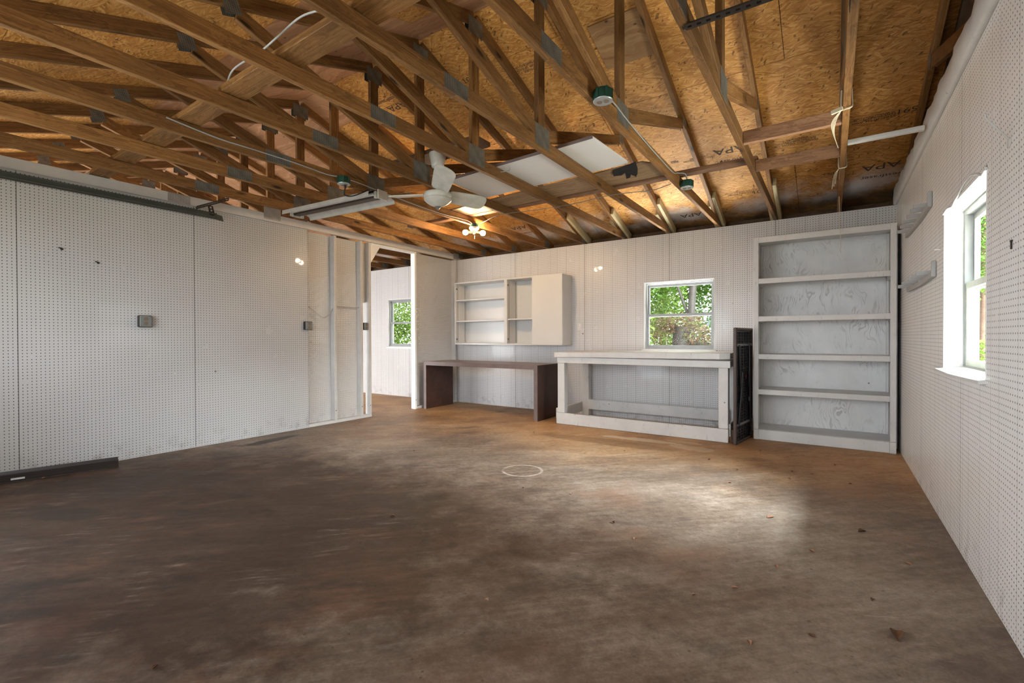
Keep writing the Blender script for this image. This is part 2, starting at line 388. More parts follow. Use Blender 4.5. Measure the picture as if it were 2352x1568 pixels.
def concrete():
    g = G('stained_concrete'); o = g.obj()
    s = g.n('ShaderNodeSeparateXYZ', i0=o)
    sk = g.n('ShaderNodeVectorRotate', {'rotation_type': 'Z_AXIS'}, Vector=o, Angle=-.7).outputs[0]
    stv = g.scale(sk, (1.0, 2.0, 1))
    n1 = g.noise(o, .55, 5, .6); n2 = g.noise(stv, 1.3, 8, .68); n3 = g.noise(o, 22, 6, .7); n4 = g.noise(o, 95, 3, .6); n5 = g.noise(g.scale(g.n('ShaderNodeVectorRotate', {'rotation_type': 'Z_AXIS'}, Vector=o, Angle=-.8).outputs[0], (3.5, 24, 1)), 1.0, 6, .7)
    f = g.math('ADD', g.math('ADD', g.math('MULTIPLY', n1, .45), g.math('MULTIPLY', n2, .62)), g.math('ADD', g.math('MULTIPLY', g.math('SUBTRACT', n3, .5), .36), g.math('ADD', g.math('MULTIPLY', g.math('SUBTRACT', n4, .5), .20), g.math('MULTIPLY', g.math('SUBTRACT', n5, .5), .34))))
    c = g.ramp(f, [(.34, (.085, .056, .038)), (.48, (.150, .106, .075)), (.60, (.225, .174, .132)), (.76, (.34, .285, .235))])
    tanf = g.ramp(g.math('ADD', g.math('DIVIDE', s.outputs[1], 8.0), g.math('MULTIPLY', g.math('SUBTRACT', n1, .5), .5)), [(.45, 0), (.66, 1)])
    c = g.mix(g.math('MULTIPLY', tanf, .85), c, g.mix(1.0, g.ramp(f, [(.34, (.24, .108, .034)), (.52, (.46, .245, .095)), (.76, (.63, .44, .25))]), (1, 1, 1), 'MULTIPLY'))
    # rusty red patches
    red = g.math('MULTIPLY', g.ramp(g.noise(g.vm('ADD', stv, (5.2, 1.1, 0)), .9, 6, .65), [(.54, 0), (.68, .65)]), g.ramp(n3, [(.35, .4), (.6, 1)]))
    c = g.mix(red, c, (.19, .095, .055))
    # dark oil marks
    oil = g.ramp(g.noise(g.vm('ADD', stv, (1.7, 9.4, 0)), 1.5, 7, .7), [(.56, 0), (.72, .75)])
    c = g.mix(oil, c, (.072, .055, .045))
    # pale worn scuffs and scratches
    sc = g.noise(g.scale(g.n('ShaderNodeVectorRotate', {'rotation_type': 'Z_AXIS'}, Vector=o, Angle=-.5).outputs[0], (5, 50, 1)), 1.0, 5, .6)
    scm = g.math('MULTIPLY', g.ramp(sc, [(.64, 0), (.72, .65)]), g.ramp(g.noise(o, 1.25, 3), [(.50, 0), (.62, 1)]))
    c = g.mix(scm, c, (.52, .48, .43))
    fl = g.math('MULTIPLY', g.ramp(g.noise(o, 60, 3), [(.70, 0), (.75, .6)]), g.ramp(g.noise(o, 3.2, 3), [(.54, 0), (.66, 1)]))
    c = g.mix(fl, c, (.50, .48, .44))
    # specks of dirt
    vo = g.n('ShaderNodeTexVoronoi', Vector=o, Scale=13.0)
    c = g.mix(g.ramp(vo.outputs['Distance'], [(.05, .7), (.09, 0)]), c, (.06, .042, .03))
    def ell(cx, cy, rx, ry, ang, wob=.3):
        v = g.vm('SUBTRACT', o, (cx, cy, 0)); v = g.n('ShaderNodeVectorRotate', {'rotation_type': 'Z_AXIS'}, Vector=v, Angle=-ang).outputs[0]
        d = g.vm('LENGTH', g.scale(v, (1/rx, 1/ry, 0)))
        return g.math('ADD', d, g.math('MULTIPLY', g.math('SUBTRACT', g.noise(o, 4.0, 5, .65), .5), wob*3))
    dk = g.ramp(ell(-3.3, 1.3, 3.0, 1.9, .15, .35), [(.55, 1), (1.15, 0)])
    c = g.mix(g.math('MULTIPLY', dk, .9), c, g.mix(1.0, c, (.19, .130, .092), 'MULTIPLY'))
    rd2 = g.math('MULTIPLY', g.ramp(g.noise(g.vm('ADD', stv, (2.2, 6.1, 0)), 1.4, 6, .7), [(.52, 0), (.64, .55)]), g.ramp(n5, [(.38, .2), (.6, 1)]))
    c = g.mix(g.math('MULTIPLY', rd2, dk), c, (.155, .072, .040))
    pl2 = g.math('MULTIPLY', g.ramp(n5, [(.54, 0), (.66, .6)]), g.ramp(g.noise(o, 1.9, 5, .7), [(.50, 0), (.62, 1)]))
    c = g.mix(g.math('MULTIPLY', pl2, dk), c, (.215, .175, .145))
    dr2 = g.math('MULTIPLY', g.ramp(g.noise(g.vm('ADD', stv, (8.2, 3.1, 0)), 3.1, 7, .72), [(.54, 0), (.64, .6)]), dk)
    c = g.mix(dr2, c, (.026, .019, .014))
    # oval oil stain, black streak by the wall, ring left by a can, paint spills in front of the bench
    for cx, cy, rx, ry, an, col, k in ((-4.05, .86, .26, .12, .5, (.030, .021, .015), .7), (-5.10, 2.75, .10, .34, .1, (.030, .026, .018), .85),
                                       (-2.0, 4.72, .85, .16, .02, (.20, .105, .045), .6)):
        c = g.mix(g.math('MULTIPLY', g.ramp(ell(cx, cy, rx, ry, an), [(.75, 1), (1.1, 0)]), k), c, col)
    for cx, cy, rx, ry, an, k in ((-1.72, 5.02, .55, .09, .05, .85), (-1.15, 4.92, .30, .13, -.1, .5), (-1.30, 5.15, .25, .06, 0, .55)):
        c = g.mix(g.math('MULTIPLY', g.ramp(ell(cx, cy, rx, ry, an, .5), [(.70, 1), (.9, 0)]), k), c, (.60, .48, .33))
    rg = g.vm('LENGTH', g.scale(g.vm('SUBTRACT', o, (-2.156, 3.31, 0)), (1, 1, 0)))
    c = g.mix(g.math('MULTIPLY', g.math('LESS_THAN', g.math('ABSOLUTE', g.math('SUBTRACT', rg, .165)), .012), g.ramp(g.noise(o, 9, 3), [(.35, .1), (.6, .6)])), c, (.50, .44, .37))
    return g.base(c, g.ramp(n2, [(.35, .52), (.65, .72)]), .4, n3, .18, .004)
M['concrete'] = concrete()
def leaves(name, a, b, c_):
    g = G(name); r = g.n('ShaderNodeNewGeometry').outputs['Random Per Island']
    col = g.ramp(r, [(0, a), (.5, b), (1, c_)])
    g.base(col, .5, .3)
    t = g.n('ShaderNodeBsdfTranslucent', Color=col); mx = g.n('ShaderNodeMixShader', i0=.45)
    g.nt.links.new(g.b.outputs[0], mx.inputs[1]); g.nt.links.new(t.outputs[0], mx.inputs[2]); g.nt.links.new(mx.outputs[0], g.out.inputs[0]); return g.m
M['leaf1'] = leaves('green_foliage', (.035, .09, .010), (.075, .16, .020), (.16, .25, .05))
M['leaf2'] = leaves('yellow_green_foliage', (.065, .13, .014), (.13, .22, .03), (.24, .31, .08))
M['leaf3'] = leaves('dry_vine_foliage', (.06, .030, .016), (.12, .065, .035), (.10, .13, .03))
M['bark'] = wood('grey_brown_bark', (.014, .011, .008), (.032, .025, .018), (.06, .048, .037), knots=False)
M['bark_red'] = wood('reddish_bark', (.08, .045, .03), (.14, .085, .06), (.2, .13, .10), knots=False)
M['earth'] = plain('sandy_leaf_litter_ground', (.30, .27, .19), .9, var=.5, vs=3)
M['house'] = plain('pale_siding', (.22, .24, .20), .7)
M['houseroof'] = plain('blue_grey_shingles', (.07, .08, .10), .8)

# ------------------------------------------------------------------ room dimensions
XL, XR, YB, WT = -5.4185, .5612, 6.2455, 2.4849
T0, SP, YR, ZA, SL = .0758, .61, 2.935, 3.72, 1/3
YF = 2*YR-YB                                   # front wall
XFAR = -11.5
def tx(i): return .606 if i == -1 else T0-i*SP
def zos(y): return ZA-SL*abs(y-YR)
def struct(o): o['kind'] = 'structure'; return o

# ------------------------------------------------------------------ the setting
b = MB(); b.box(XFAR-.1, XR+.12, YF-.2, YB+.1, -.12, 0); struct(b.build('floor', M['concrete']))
b = MB(); b.box(-60, 60, -60, 60, -.3, -.125); struct(b.build('ground', M['earth']))
WB = (-2.092, -1.190, .954, 1.866); WF = (-7.225, -6.325, .946, 1.880); WR = (2.846, 3.79, .920, 1.870)
b = MB()
xs = [XFAR-.1, WF[0], WF[1], WB[0], WB[1], XR]
for k in range(5):
    x0, x1 = xs[k], xs[k+1]; w = WF if k == 1 else WB if k == 3 else None
    if w: b.box(x0, x1, YB, YB+.14, 0, w[2]); b.box(x0, x1, YB, YB+.14, w[3], WT)
    else: b.box(x0, x1, YB, YB+.14, 0, WT)
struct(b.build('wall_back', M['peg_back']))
b = MB()
b.box(XR, XR+.15, YF, WR[0], 0, WT); b.box(XR, XR+.15, WR[1], YB+.14, 0, WT); b.box(XR, XR+.15, WR[0], WR[1], 0, WR[2]); b.box(XR, XR+.15, WR[0], WR[1], WR[3], WT)
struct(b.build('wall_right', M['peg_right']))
b = MB(); b.prism([(.70, YF-.5, WT), (.70, YB+.5, WT), (.70, YB+.5, zos(YB+.5)), (.70, YR, ZA), (.70, YF-.5, zos(YF-.5))], (.03, 0, 0))
struct(b.build('wall_gable', wood('gable_boards', (.06, .04, .022), (.15, .10, .06), (.24, .17, .11))))
b = MB(); b.prism([(XFAR-.1, YF-.5, 0), (XFAR-.1, YB+.5, 0), (XFAR-.1, YB+.5, zos(YB+.5)), (XFAR-.1, YR, ZA), (XFAR-.1, YF-.5, zos(YF-.5))], (.1, 0, 0))
struct(b.build('wall_far', M['white']))
b = MB()                                        # unseen front wall: door openings placed to admit light, the near one made up
b.box(.0, XR+.15, YF-.12, YF, 0, WT); b.box(-6.0, -4.85, YF-.12, YF, 0, WT); b.box(-4.85, 0, YF-.12, YF, 0, .92); b.box(-4.85, 0, YF-.12, YF, 2.2, WT)
b.box(XFAR, -10.8, YF-.12, YF, 0, WT); b.box(-10.8, -6.0, YF-.12, YF, 2.2, WT)
struct(b.build('wall_front', M['white']))
b = MB()
b.box(XFAR, XR+.15, YB+.145, YB+.17, WT-.1, zos(YB+.17)); b.box(XFAR, XR+.15, YF-.17, YF-.145, WT-.1, zos(YF-.17))
struct(b.build('trim_1', M['dark_board']))      # eave blocking
# roof sheathing: separate sheets with gaps, felt above
def roof(sgn, name):
    cs = math.cos(math.atan(SL)); nrm = Vector((0, SL*sgn, 1)).normalized()
    rows = [0, .435, 1.292, 2.45, 3.75] if sgn > 0 else [0, .30, 1.16, 2.32, 3.75]
    b = MB()
    for r in range(4):
        y0, y1 = rows[r]+.002, rows[r+1]-.002
        x = XFAR-.1-(.9 if r % 2 else 0)
        while x < .76:
            xa, xb = max(x, XFAR-.1), min(x+2.436, .76)
            if sgn > 0: mi = 1 if ((r == 0 and xb < -2.0) or (xb < -4.6 and r < 3)) else 0
            else: mi = 1 if (r == 0 or xb < -6.9 or (r == 1 and -5.2 < xb < -1.2)) else 0
            if xb > xa:
                q = [(xa, YR+sgn*y0, ZA-SL*y0), (xb, YR+sgn*y0, ZA-SL*y0), (xb, YR+sgn*y1, ZA-SL*y1), (xa, YR+sgn*y1, ZA-SL*y1)]
                b.prism(q, nrm*.012, mi)
            x += 2.44
    if sgn > 0:                                  # odd plywood patch nailed below the joint
        y0, y1 = .45, .86; q = [(-1.585, YR+y0, ZA-SL*y0-.013), (-1.18, YR+y0, ZA-SL*y0-.013), (-1.18, YR+y1, ZA-SL*y1-.013), (-1.585, YR+y1, ZA-SL*y1-.013)]
        b.prism(q, nrm*.012, 2)
    o = struct(b.build(name, [M['osb'], M['plyroof'], M['ply_patch']]))
    f = MB(); q = [(XFAR-.2, YR-sgn*.05, ZA+.05), (.85, YR-sgn*.05, ZA+.05), (.85, YR+sgn*3.85, ZA-SL*3.85+.035), (XFAR-.2, YR+sgn*3.85, ZA-SL*3.85+.035)]
    f.prism(q, nrm*.02); f.build('roof_felt', M['felt'], o, org=(0, 0, 0))
    return o
ceil_b = roof(1, 'ceiling'); ceil_f = roof(-1, 'ceiling.001')
def stamp(txt, x, y, size, rot=math.pi, m='ink', par=None, sx=1.25):
    size *= .66
    cu = bpy.data.curves.new('printed_stamp', 'FONT'); cu.body = txt; cu.size = size; cu.align_x = 'CENTER'; cu.align_y = 'CENTER'; cu.extrude = .0003; cu.materials.append(M[m])
    o = bpy.data.objects.new('printed_stamp', cu); C.objects.link(o); o.parent = ceil_b
    th = math.atan(SL)
    # seen from below: text X to -X ... build a frame on the underside of the slope
    ex = Vector((1, 0, 0)); ey = Vector((0, -math.cos(th), math.sin(th))); ez = ex.cross(ey)
    fr = Matrix(((ex.x, ey.x, ez.x, x), (ex.y, ey.y, ez.y, y), (ex.z, ey.z, ez.z, ZA-SL*(y-YR)-.0022), (0, 0, 0, 1)))
    o.matrix_local = fr @ Matrix.Rotation(rot, 4, 'Z') @ Matrix.Diagonal((sx, 1, 1, 1)); return o
for txt, x, y, sz in (('APA', -.84, 5.10, .20), ('westfraser', -.82, 5.26, .10), ('501', -.66, 5.86, .12), ('1', -.70, 5.74, .10), ('APA', .40, 5.76, .20), ('westfraser', .42, 5.92, .10),
                      ('591', .52, 5.07, .12), ('SPACE ALL EDGES 1/8"\nRATED SHEATHING\nEXPOSURE 1', -.28, 5.17, .045), ('STRENGTH AXIS\nTHIS DIRECTION', .30, 5.09, .05), ('<------------>', .30, 5.06, .07),
                      ('APA', -3.84, 5.81, .18), ('westfraser', -3.84, 5.97, .09), ('APA', -3.78, 3.40, .17), ('westfraser', -3.80, 3.30, .09), ('501', -2.82, 3.42, .12), ('EXPOSURE 1\nSIZED FOR SPACING\nRATED SHEATHING', -2.20, 3.52, .05),
                      ('PS2', -1.38, 5.11, .07), ('SPACE ALL EDGES\nKEEP DRY', -1.15, 5.13, .045), ('APA', -1.45, 6.12, .17), ('NAIL 6 IN EDGES\nRATED SHEATHING', -.84, 5.83, .045), ('PS2', -.02, 5.75, .08)):
    stamp(txt, x, y, sz)

# left partition: pegboard on this side, bare studs and a doorway toward the far bay
b = MB(); b.box(XL-.006, XL, YF+.02, 3.406, .012, WT-.002)
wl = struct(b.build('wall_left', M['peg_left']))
ST = .038
for y in [YF+.1+.61*k for k in range(6)]: lumber('stud', (XL-.051, y, .04), (XL-.051, y, WT-.002), .089, ST, M['grey_paint'], wl)
for y in (3.80, 4.22, 4.362): lumber('stud', (XL-.0475, y, .04), (XL-.0475, y, WT-.002), .089, ST, M['grey_paint'], wl)
for y in (5.249, 6.205): lumber('stud', (XL-.0475, y, .0), (XL-.0475, y, WT-.002), .089, ST, M['bright_white' if y < 6 else 'grey_paint'], wl)
lumber('bottom_plate', (XL-.0475, YF+.02, .02), (XL-.0475, 4.383, .02), .089, ST, M['grey_paint'], wl)
lumber('bottom_plate', (XL-.0475, 5.27, .02), (XL-.0475, 6.18, .02), .089, ST, M['grey_paint'], wl)
b = MB(); fx0, fx1 = XL-.0955, XL-.0940
b.box(fx0, fx1, YF+.02, 4.262, .012, WT-.004); b.box(fx0, fx1, 4.264, 4.383, 1.63, WT-.004); b.box(fx0, fx1, 5.23, YB-.002, .012, WT-.004)
b.build('far_pegboard', M['peg_far'], wl, org=(0, 0, 0))
b = MB(); b.prism([(XL-.02, 4.383, 2.20), (XL-.02, 4.383, WT-.004), (XL-.02, 4.60, WT-.004), (XL-.02, 4.54, 2.43)], (.012, 0, 0)); b.build('corner_brace', M['bright_white'], wl, org=(0, 0, 0))
b = MB(); b.box(XL-.09, XL-.002, 4.39, 5.225, WT-.030, WT-.002); b.build('door_header', M['bright_white'], wl, org=(0, 0, 0))

# windows ---------------------------------------------------------------
def window_y(name, w, y0, off):
    """window in the back wall (plane Y)"""
    x0, x1, z0, z1 = w; zm = (z0+z1)/2+.005; r = MB()
    r.box(x0-.0, x0+.012, y0-.001, y0+.14, z0, z1); r.box(x1-.012, x1, y0-.001, y0+.14, z0, z1); r.box(x0, x1, y0-.001, y0+.14, z1-.012, z1); r.box(x0, x1, y0-.001, y0+.14, z0, z0+.012)
    root = struct(r.build(name, M['bright_white']))
    fr = MB()
    for a, c_ in ((x0+.012, x0+.034), (x1-.034, x1-.012)): fr.box(a, c_, y0+.03, y0+.10, z0+.012, z1-.012, b=.002)
    fr.box(x0+.034, x1-.034, y0+.03, y0+.10, z1-.036, z1-.012, b=.002); fr.box(x0+.034, x1-.034, y0+.03, y0+.10, z0+.012, z0+.034, b=.002)
    fr.build('window_frame', M['alu'], root, org=(0, 0, 0))
    for nm, ya, za, zb in (('lower_sash', y0+.040, z0+.034, zm+.018), ('upper_sash', y0+.070, zm-.018, z1-.036)):
        s_ = MB(); t = .024
        s_.box(x0+.034, x0+.034+t, ya, ya+.022, za, zb); s_.box(x1-.034-t, x1-.034, ya, ya+.022, za, zb)
        s_.box(x0+.034+t, x1-.034-t, ya, ya+.022, zb-.034, zb); s_.box(x0+.034+t, x1-.034-t, ya, ya+.022, za, za+.030)
        so_ = s_.build(nm, M['alu'], root, org=(0, 0, 0))
        p = MB(); p.box(x0+.034+t, x1-.034-t, ya+.009, ya+.013, za+.030, zb-.034); p.build('window_pane', M['glass'], so_, org=(0, 0, 0))
    si = MB(); si.box(x0-.02, x1+.02, y0-.035, y0-.002, z0-.028, z0+.004, b=.003); si.build('window_sill', M['bright_white'], root, org=(0, 0, 0))
    return root
window_y('window_1', WB, YB, 0); window_y('window_2', WF, YB, 0)
def window_x():
    y0, y1, z0, z1 = WR; zm = 1.415; d0 = XR
    r = MB()
    r.box(d0-.001, d0+.15, y0, y0+.012, z0, z1); r.box(d0-.001, d0+.15, y1-.012, y1, z0, z1); r.box(d0-.001, d0+.15, y0, y1, z1-.012, z1); r.box(d0-.001, d0+.15, y0, y1, z0, z0+.012)
    root = struct(r.build('window_3', M['bright_white']))
    f = MB(); xa, xb = d0+.085, d0+.15
    for a, c_ in ((y0+.012, y0+.036), (y1-.036, y1-.012)): f.box(xa, xb, a, c_, z0+.012, z1-.012, b=.002)
    f.box(xa, xb, y0+.036, y1-.036, z1-.036, z1-.012, b=.002); f.box(xa, xb, y0+.036, y1-.036, z0+.012, z0+.036, b=.002)
    f.build('window_frame', M['alu'], root, org=(0, 0, 0))
    for nm, xs_, za, zb in (('lower_sash', d0+.092, z0+.036, zm+.020), ('upper_sash', d0+.122, zm-.020, z1-.036)):
        s_ = MB(); t = .034
        s_.box(xs_, xs_+.024, y0+.036, y0+.036+t, za, zb); s_.box(xs_, xs_+.024, y1-.036-t, y1-.036, za, zb)
        s_.box(xs_, xs_+.024, y0+.036+t, y1-.036-t, zb-.036, zb); s_.box(xs_, xs_+.024, y0+.036+t, y1-.036-t, za, za+.036)
        so_ = s_.build(nm, plain('greenish_sash_paint', (.60, .65, .54), .4) if nm == 'lower_sash' else M['alu'], root, org=(0, 0, 0))
        p = MB(); p.box(xs_+.010, xs_+.014, y0+.036+t, y1-.036-t, za+.036, zb-.036); p.build('window_pane', M['glass'], so_, org=(0, 0, 0))
    s_ = MB(); s_.prism([(d0+.085, y0+.012, z0+.012), (d0+.085, y1-.012, z0+.012), (d0-.035, y1+.035, z0-.004), (d0-.05, (y0+y1)/2, z0-.006), (d0-.03, y0-.02, z0-.004)], (0, 0, .016))
    s_.build('window_sill', M['white_worn'], root, org=(0, 0, 0))
    e = MB()                                      # torn edge of the board over the window head
    pts = [(d0-.004, y1+.01, z1+.002)]
    for k in range(15): y = y1-(y1-y0)*k/14; pts.append((d0-.004, y, z1-.012+.022*math.sin(k*1.3)*random.random()+(.05*math.exp(-((k-9)/2.5)**2))))
    e.tube(spline(pts, 3), .006, 6); e.build('torn_board_edge', M['white_worn'], root, org=(0, 0, 0))
window_x()

# lumpy white band along the top of the right wall
b = MB(); n = 90
rows = []
for k in range(n+1):
    y = YF+.02+(YB-YF-.03)*k/n
    bul = .002*math.sin(y*31)+.003*math.sin(y*13.7+1)+.002*random.random()
    rows.append([(XR-.004, y, WT-.004), (XR-.028, y, WT+.004), (XR-.034-bul, y, WT+.07), (XR-.030-bul*1.4, y, WT+.135+bul*.8), (XR+.01, y, WT+.165+bul), (XR+.024, y, WT+.02)])
vs = [p for r in rows for p in r]; m_ = 6; fs = []
for k in range(n):
    for j in range(m_): fs.append((k*m_+j, k*m_+(j+1) % m_, (k+1)*m_+(j+1) % m_, (k+1)*m_+j))
b.add(vs, fs, 0, True); struct(b.build('trim_2', M['white']))
# blocks of timber between the wall top and the gable truss
b = MB(); b.box(XR, .70, YF, YB, WT, WT+.02); struct(b.build('trim_3', M['white']))

# ------------------------------------------------------------------ roof trusses
ORD = 'first second third fourth fifth sixth seventh eighth ninth tenth eleventh twelfth thirteenth fourteenth fifteenth sixteenth'.split()
note = {0: 'bare roof truss tied with twine, first one out from the right wall', 1: 'roof truss holding the end of a perforated steel strap, second from the right wall',
        2: 'roof truss carrying two green junction boxes, third from the right wall', 3: 'roof truss passing under the white panel, fourth from the right wall',
        4: 'roof truss right beside the ceiling fan, fifth from the right wall', 5: 'roof truss just behind the fan, sixth from the right wall',
        6: 'roof truss carrying the bare bulb fixture, seventh from the right wall', 7: 'roof truss above the fluorescent light, eighth from the right wall',
        8: 'last bare roof truss before the left pegboard wall', 9: 'roof truss with grey painted bottom chord on top of the left pegboard wall'}
PL = {}
def plate(root, x, y, z, wy, wz, rot=0.0):
    pm = M['plate_paint'] if abs(x-tx(9)) < .01 and z < WT+.12 else M['galv']; key = (wy, wz, pm.name)
    if key not in PL:
        b = MB()
        for s in (-1, 1): b.box(s*.0195, s*.0208, -wy/2, wy/2, -wz/2, wz/2)
        me = bpy.data.meshes.new('gusset_plate'); me.from_pydata(b.v, [], b.f); me.materials.append(pm); PL[key] = me
    link('gusset_plate', PL[key], pm, root, Matrix.Translation((x, y, z)) @ Matrix.Rotation(rot, 4, 'X'))
def truss(i):
    x = tx(i); sl = math.atan(SL)
    lab = note.get(i) or ('gable end roof truss standing above the right wall' if i == -1 else f'{ORD[i-10]} roof truss beyond the left pegboard wall, over the far bay')
    t = thing('roof_truss', (x, YR, WT), lab, 'roof truss', 'timber roof trusses')
    bc = M['grey_paint'] if i == 9 else M['truss']; L = M['truss']; hz = WT+.0445+.0015
    for y0, y1 in ((YF-.1, 2.0), (2.0, YB+.12)): lumber('bottom_chord', (x, y0, hz), (x, y1, hz), ST, .089, bc, t)
    oc = .0445/math.cos(sl)+.001
    for s in (1, -1): lumber('top_chord', (x, YR+s*.012, ZA-oc), (x, YR+s*3.72, ZA-SL*3.72-oc), ST, .089, L, t)
    lumber('king_post', (x, YR, WT+.092), (x, YR, ZA-.13), ST, .089, L, t)
    for s in (1, -1):
        p = Vector((x, YR+s*.075, WT+.125)); q = Vector((x, YR+s*1.52, zos(YR+1.52)-.125)); lumber('web', p, q, ST, .089, L, t)
    plate(t, x, YR+.01, WT+.10, .20, .15); plate(t, x, 2.0, WT+.046, .20, .085); plate(t, x, YR, ZA-.12, .17, .13)
    for s in (1, -1): plate(t, x, YR+s*1.56, zos(YR+1.56)-.085, .10, .10, -s*sl); plate(t, x, YR+s*3.25, WT+.055, .14, .10)
    if i in (1, 2, 3, 4, 5):                      # pale scab boards along the heel
        for s, ya in ((1, 5.70-.05*(i % 2)), (-1, 5.86)):
            xx = x+s*.040; lumber('scab_board', (xx, ya, zos(ya)-.052), (xx, 6.36, zos(6.36)-.052), ST-.002, .089, M['pale'], t)
    return t
for i in range(-1, 18): truss(i)

# ------------------------------------------------------------------ boards and scraps up in the trusses
ZC = WT+.0925
t = lumber('strongback_board', (-7.5, 1.385, ZC+.021), (.66, 1.385, ZC+.021), .14, .038, M['truss'], side=(0, 1, 0)); tag(t, 'wide plank lying flat across the truss chords, white cables along it', 'plank')
t = lumber('fan_mounting_board', (-3.46, 3.085, 2.762), (-2.388, 3.085, 2.762), .20, .038, M['dark_board'], side=(0, 1, 0)); tag(t, 'dark stained board across two trusses that the ceiling fan hangs from', 'board')
t = lumber('rail_board', (-4.6, 4.355, ZC+.020), (-.50, 4.355, ZC+.020), .089, .036, M['rail'], side=(0, 1, 0)); tag(t, 'long reddish two by four laid flat on the truss chords near the bulbs', 'board')
xa, xb = tx(1)+.021, tx(0)-.021
t = lumber('blocking_board', (xa, 4.322, WT+.047), (xb, 4.322, WT+.047), ST, .089, M['rail'], side=(0, 1, 0)); tag(t, 'dark blocking board between the two right trusses, nearer the back wall', 'board', 'blocking between trusses')
t = lumber('blocking_board', (xa, 3.672, WT+.047), (xb, 3.672, WT+.047), ST, .089, M['rail'], side=(0, 1, 0)); tag(t, 'dark blocking board between the two right trusses, just behind the tied twine', 'board', 'blocking between trusses')
t = lumber('painted_brace', (tx(0)+.021, 4.15, WT+.035), (XR-.045, 4.15, WT+.035), .038, .030, M['white'], side=(0, 1, 0)); tag(t, 'white painted brace from the first truss to the right wall', 'board')
# white cabinet door stored on the chords
t = thing('stored_cabinet_door', (-2.2, 3.55, ZC+.002), 'white cabinet door panel stored flat on top of the truss chords', 'door panel')
b = MB(); b.prism([(-1.44, 3.165, ZC+.002), (-1.40, 3.79, ZC+.002), (-2.97, 3.875, ZC+.002), (-2.94, 3.26, ZC+.002)], (0, 0, .018)); b.build('panel', M['melamine'], t)
b = MB(); b.prism([(-1.438, 3.155, ZC), (-1.438, 3.163, ZC), (-2.94, 3.258, ZC), (-2.94, 3.250, ZC)], (0, 0, .022)); b.build('edge_strip', M['grey_rim'], t)
b = MB(); b.tube(spline([(-2.37, 3.245, ZC), (-2.36, 3.255, ZC-.022), (-2.34, 3.275, ZC-.028), (-2.27, 3.285, ZC-.028), (-2.245, 3.265, ZC-.022), (-2.24, 3.25, ZC)], 4), .004, 6); b.build('handle', M['cover'], t)
t = thing('plywood_scrap', (-2.2, 4.1, ZC+.002), 'brown plywood strip lying on the chords behind the white panel', 'plywood')
b = MB(); b.prism([(-1.30, 3.83, ZC+.002), (-1.18, 3.98, ZC+.002), (-1.18, 4.24, ZC+.002), (-3.70, 4.30, ZC+.002), (-3.60, 4.02, ZC+.002), (-2.9, 3.955, ZC+.002)], (0, 0, .012)); b.build('sheet', M['ply_scrap'], t)
b = MB()
pp = [(-1.33, 3.76), (-1.36, 3.90), (-1.42, 4.07), (-1.455, 4.12), (-1.44, 4.06), (-1.47, 4.045), (-1.50, 4.10), (-1.53, 4.09), (-1.50, 3.98), (-1.54, 4.00), (-1.60, 3.96), (-1.585, 3.90), (-1.55, 3.83), (-1.48, 3.80)]
b.prism([(x, y, ZC-.010-.01*math.sin(k*2.1)) for k, (x, y) in enumerate(pp)], (0, 0, .003)); tag(b.build('felt_paper_scrap', M['paper']), 'torn black felt paper hanging at the plywood strip end', 'paper')

# ------------------------------------------------------------------ ceiling fan
def fan():
    fx, fy, zc, k = -2.85, 3.03, 2.742, 1.14
    t = thing('ceiling_fan', (fx, fy, zc), 'dusty white three blade ceiling fan hanging from the trusses', 'ceiling fan')
    pr_ = lambda L: [(r*k, h*k) for r, h in L]
    b = MB(); b.lathe((fx, fy, zc), pr_([(.064, -.001), (.066, -.01), (.05, -.085), (.046, -.105), (.030, -.112), (.016, -.113)]), n=24); b.build('canopy', M['fanwhite'], t)
    zt = 2.401
    b = MB(); b.lathe((fx, fy, zc-.12), [(.0145, 0), (.0145, zt-zc+.12)], n=14); b.build('downrod', M['fanwhite'], t)
    b = MB(); b.lathe((fx, fy, zt), pr_([(.03, .005), (.08, .0), (.101, -.006), (.107, -.014), (.107, -.040), (.101, -.044), (.101, -.050), (.107, -.053), (.104, -.062), (.088, -.078), (.060, -.096), (.030, -.108), (.022, -.110)]), n=36); m_ = b.build('motor_housing', M['fanwhite'], t)
    b = MB(); b.lathe((fx, fy, zt-.111*k), pr_([(.026, 0), (.020, -.008), (.010, -.014), (.008, -.024), (.003, -.027)]), n=16); b.build('finial', M['steel'], m_)
    for ang, lift, pitch in ((322, 11, -24), (60, -3, -22), (203, 1, -12)):
        a = math.radians(ang); d = Vector((math.cos(a), math.sin(a), math.tan(math.radians(lift)))).normalized(); sd = Vector((-math.sin(a), math.cos(a), 0))
        pr = math.radians(pitch); sd = (sd*math.cos(pr)+d.cross(sd)*math.sin(pr)); up = d.cross(sd)
        o = Vector((fx, fy, zt-.020*k))
        L_ = [(.085, .050), (.11, .066), (.16, .070), (.24, .074), (.32, .078), (.39, .080), (.425, .074), (.445, .056), (.455, .03), (.457, .0)]
        pl = [o+(d*r*.86+sd*w)*k for r, w in L_]+[o+(d*r*.86-sd*w)*k for r, w in reversed(L_[:-1])]
        b = MB(); b.prism(pl, up*.007); bl = b.build('blade', M['fanwhite'], t)
        b = MB(); b.bar(o+d*.06*k, o+d*.17*k, .035, .006, up); b.build('blade_iron', M['fanwhite'], t)
fan()

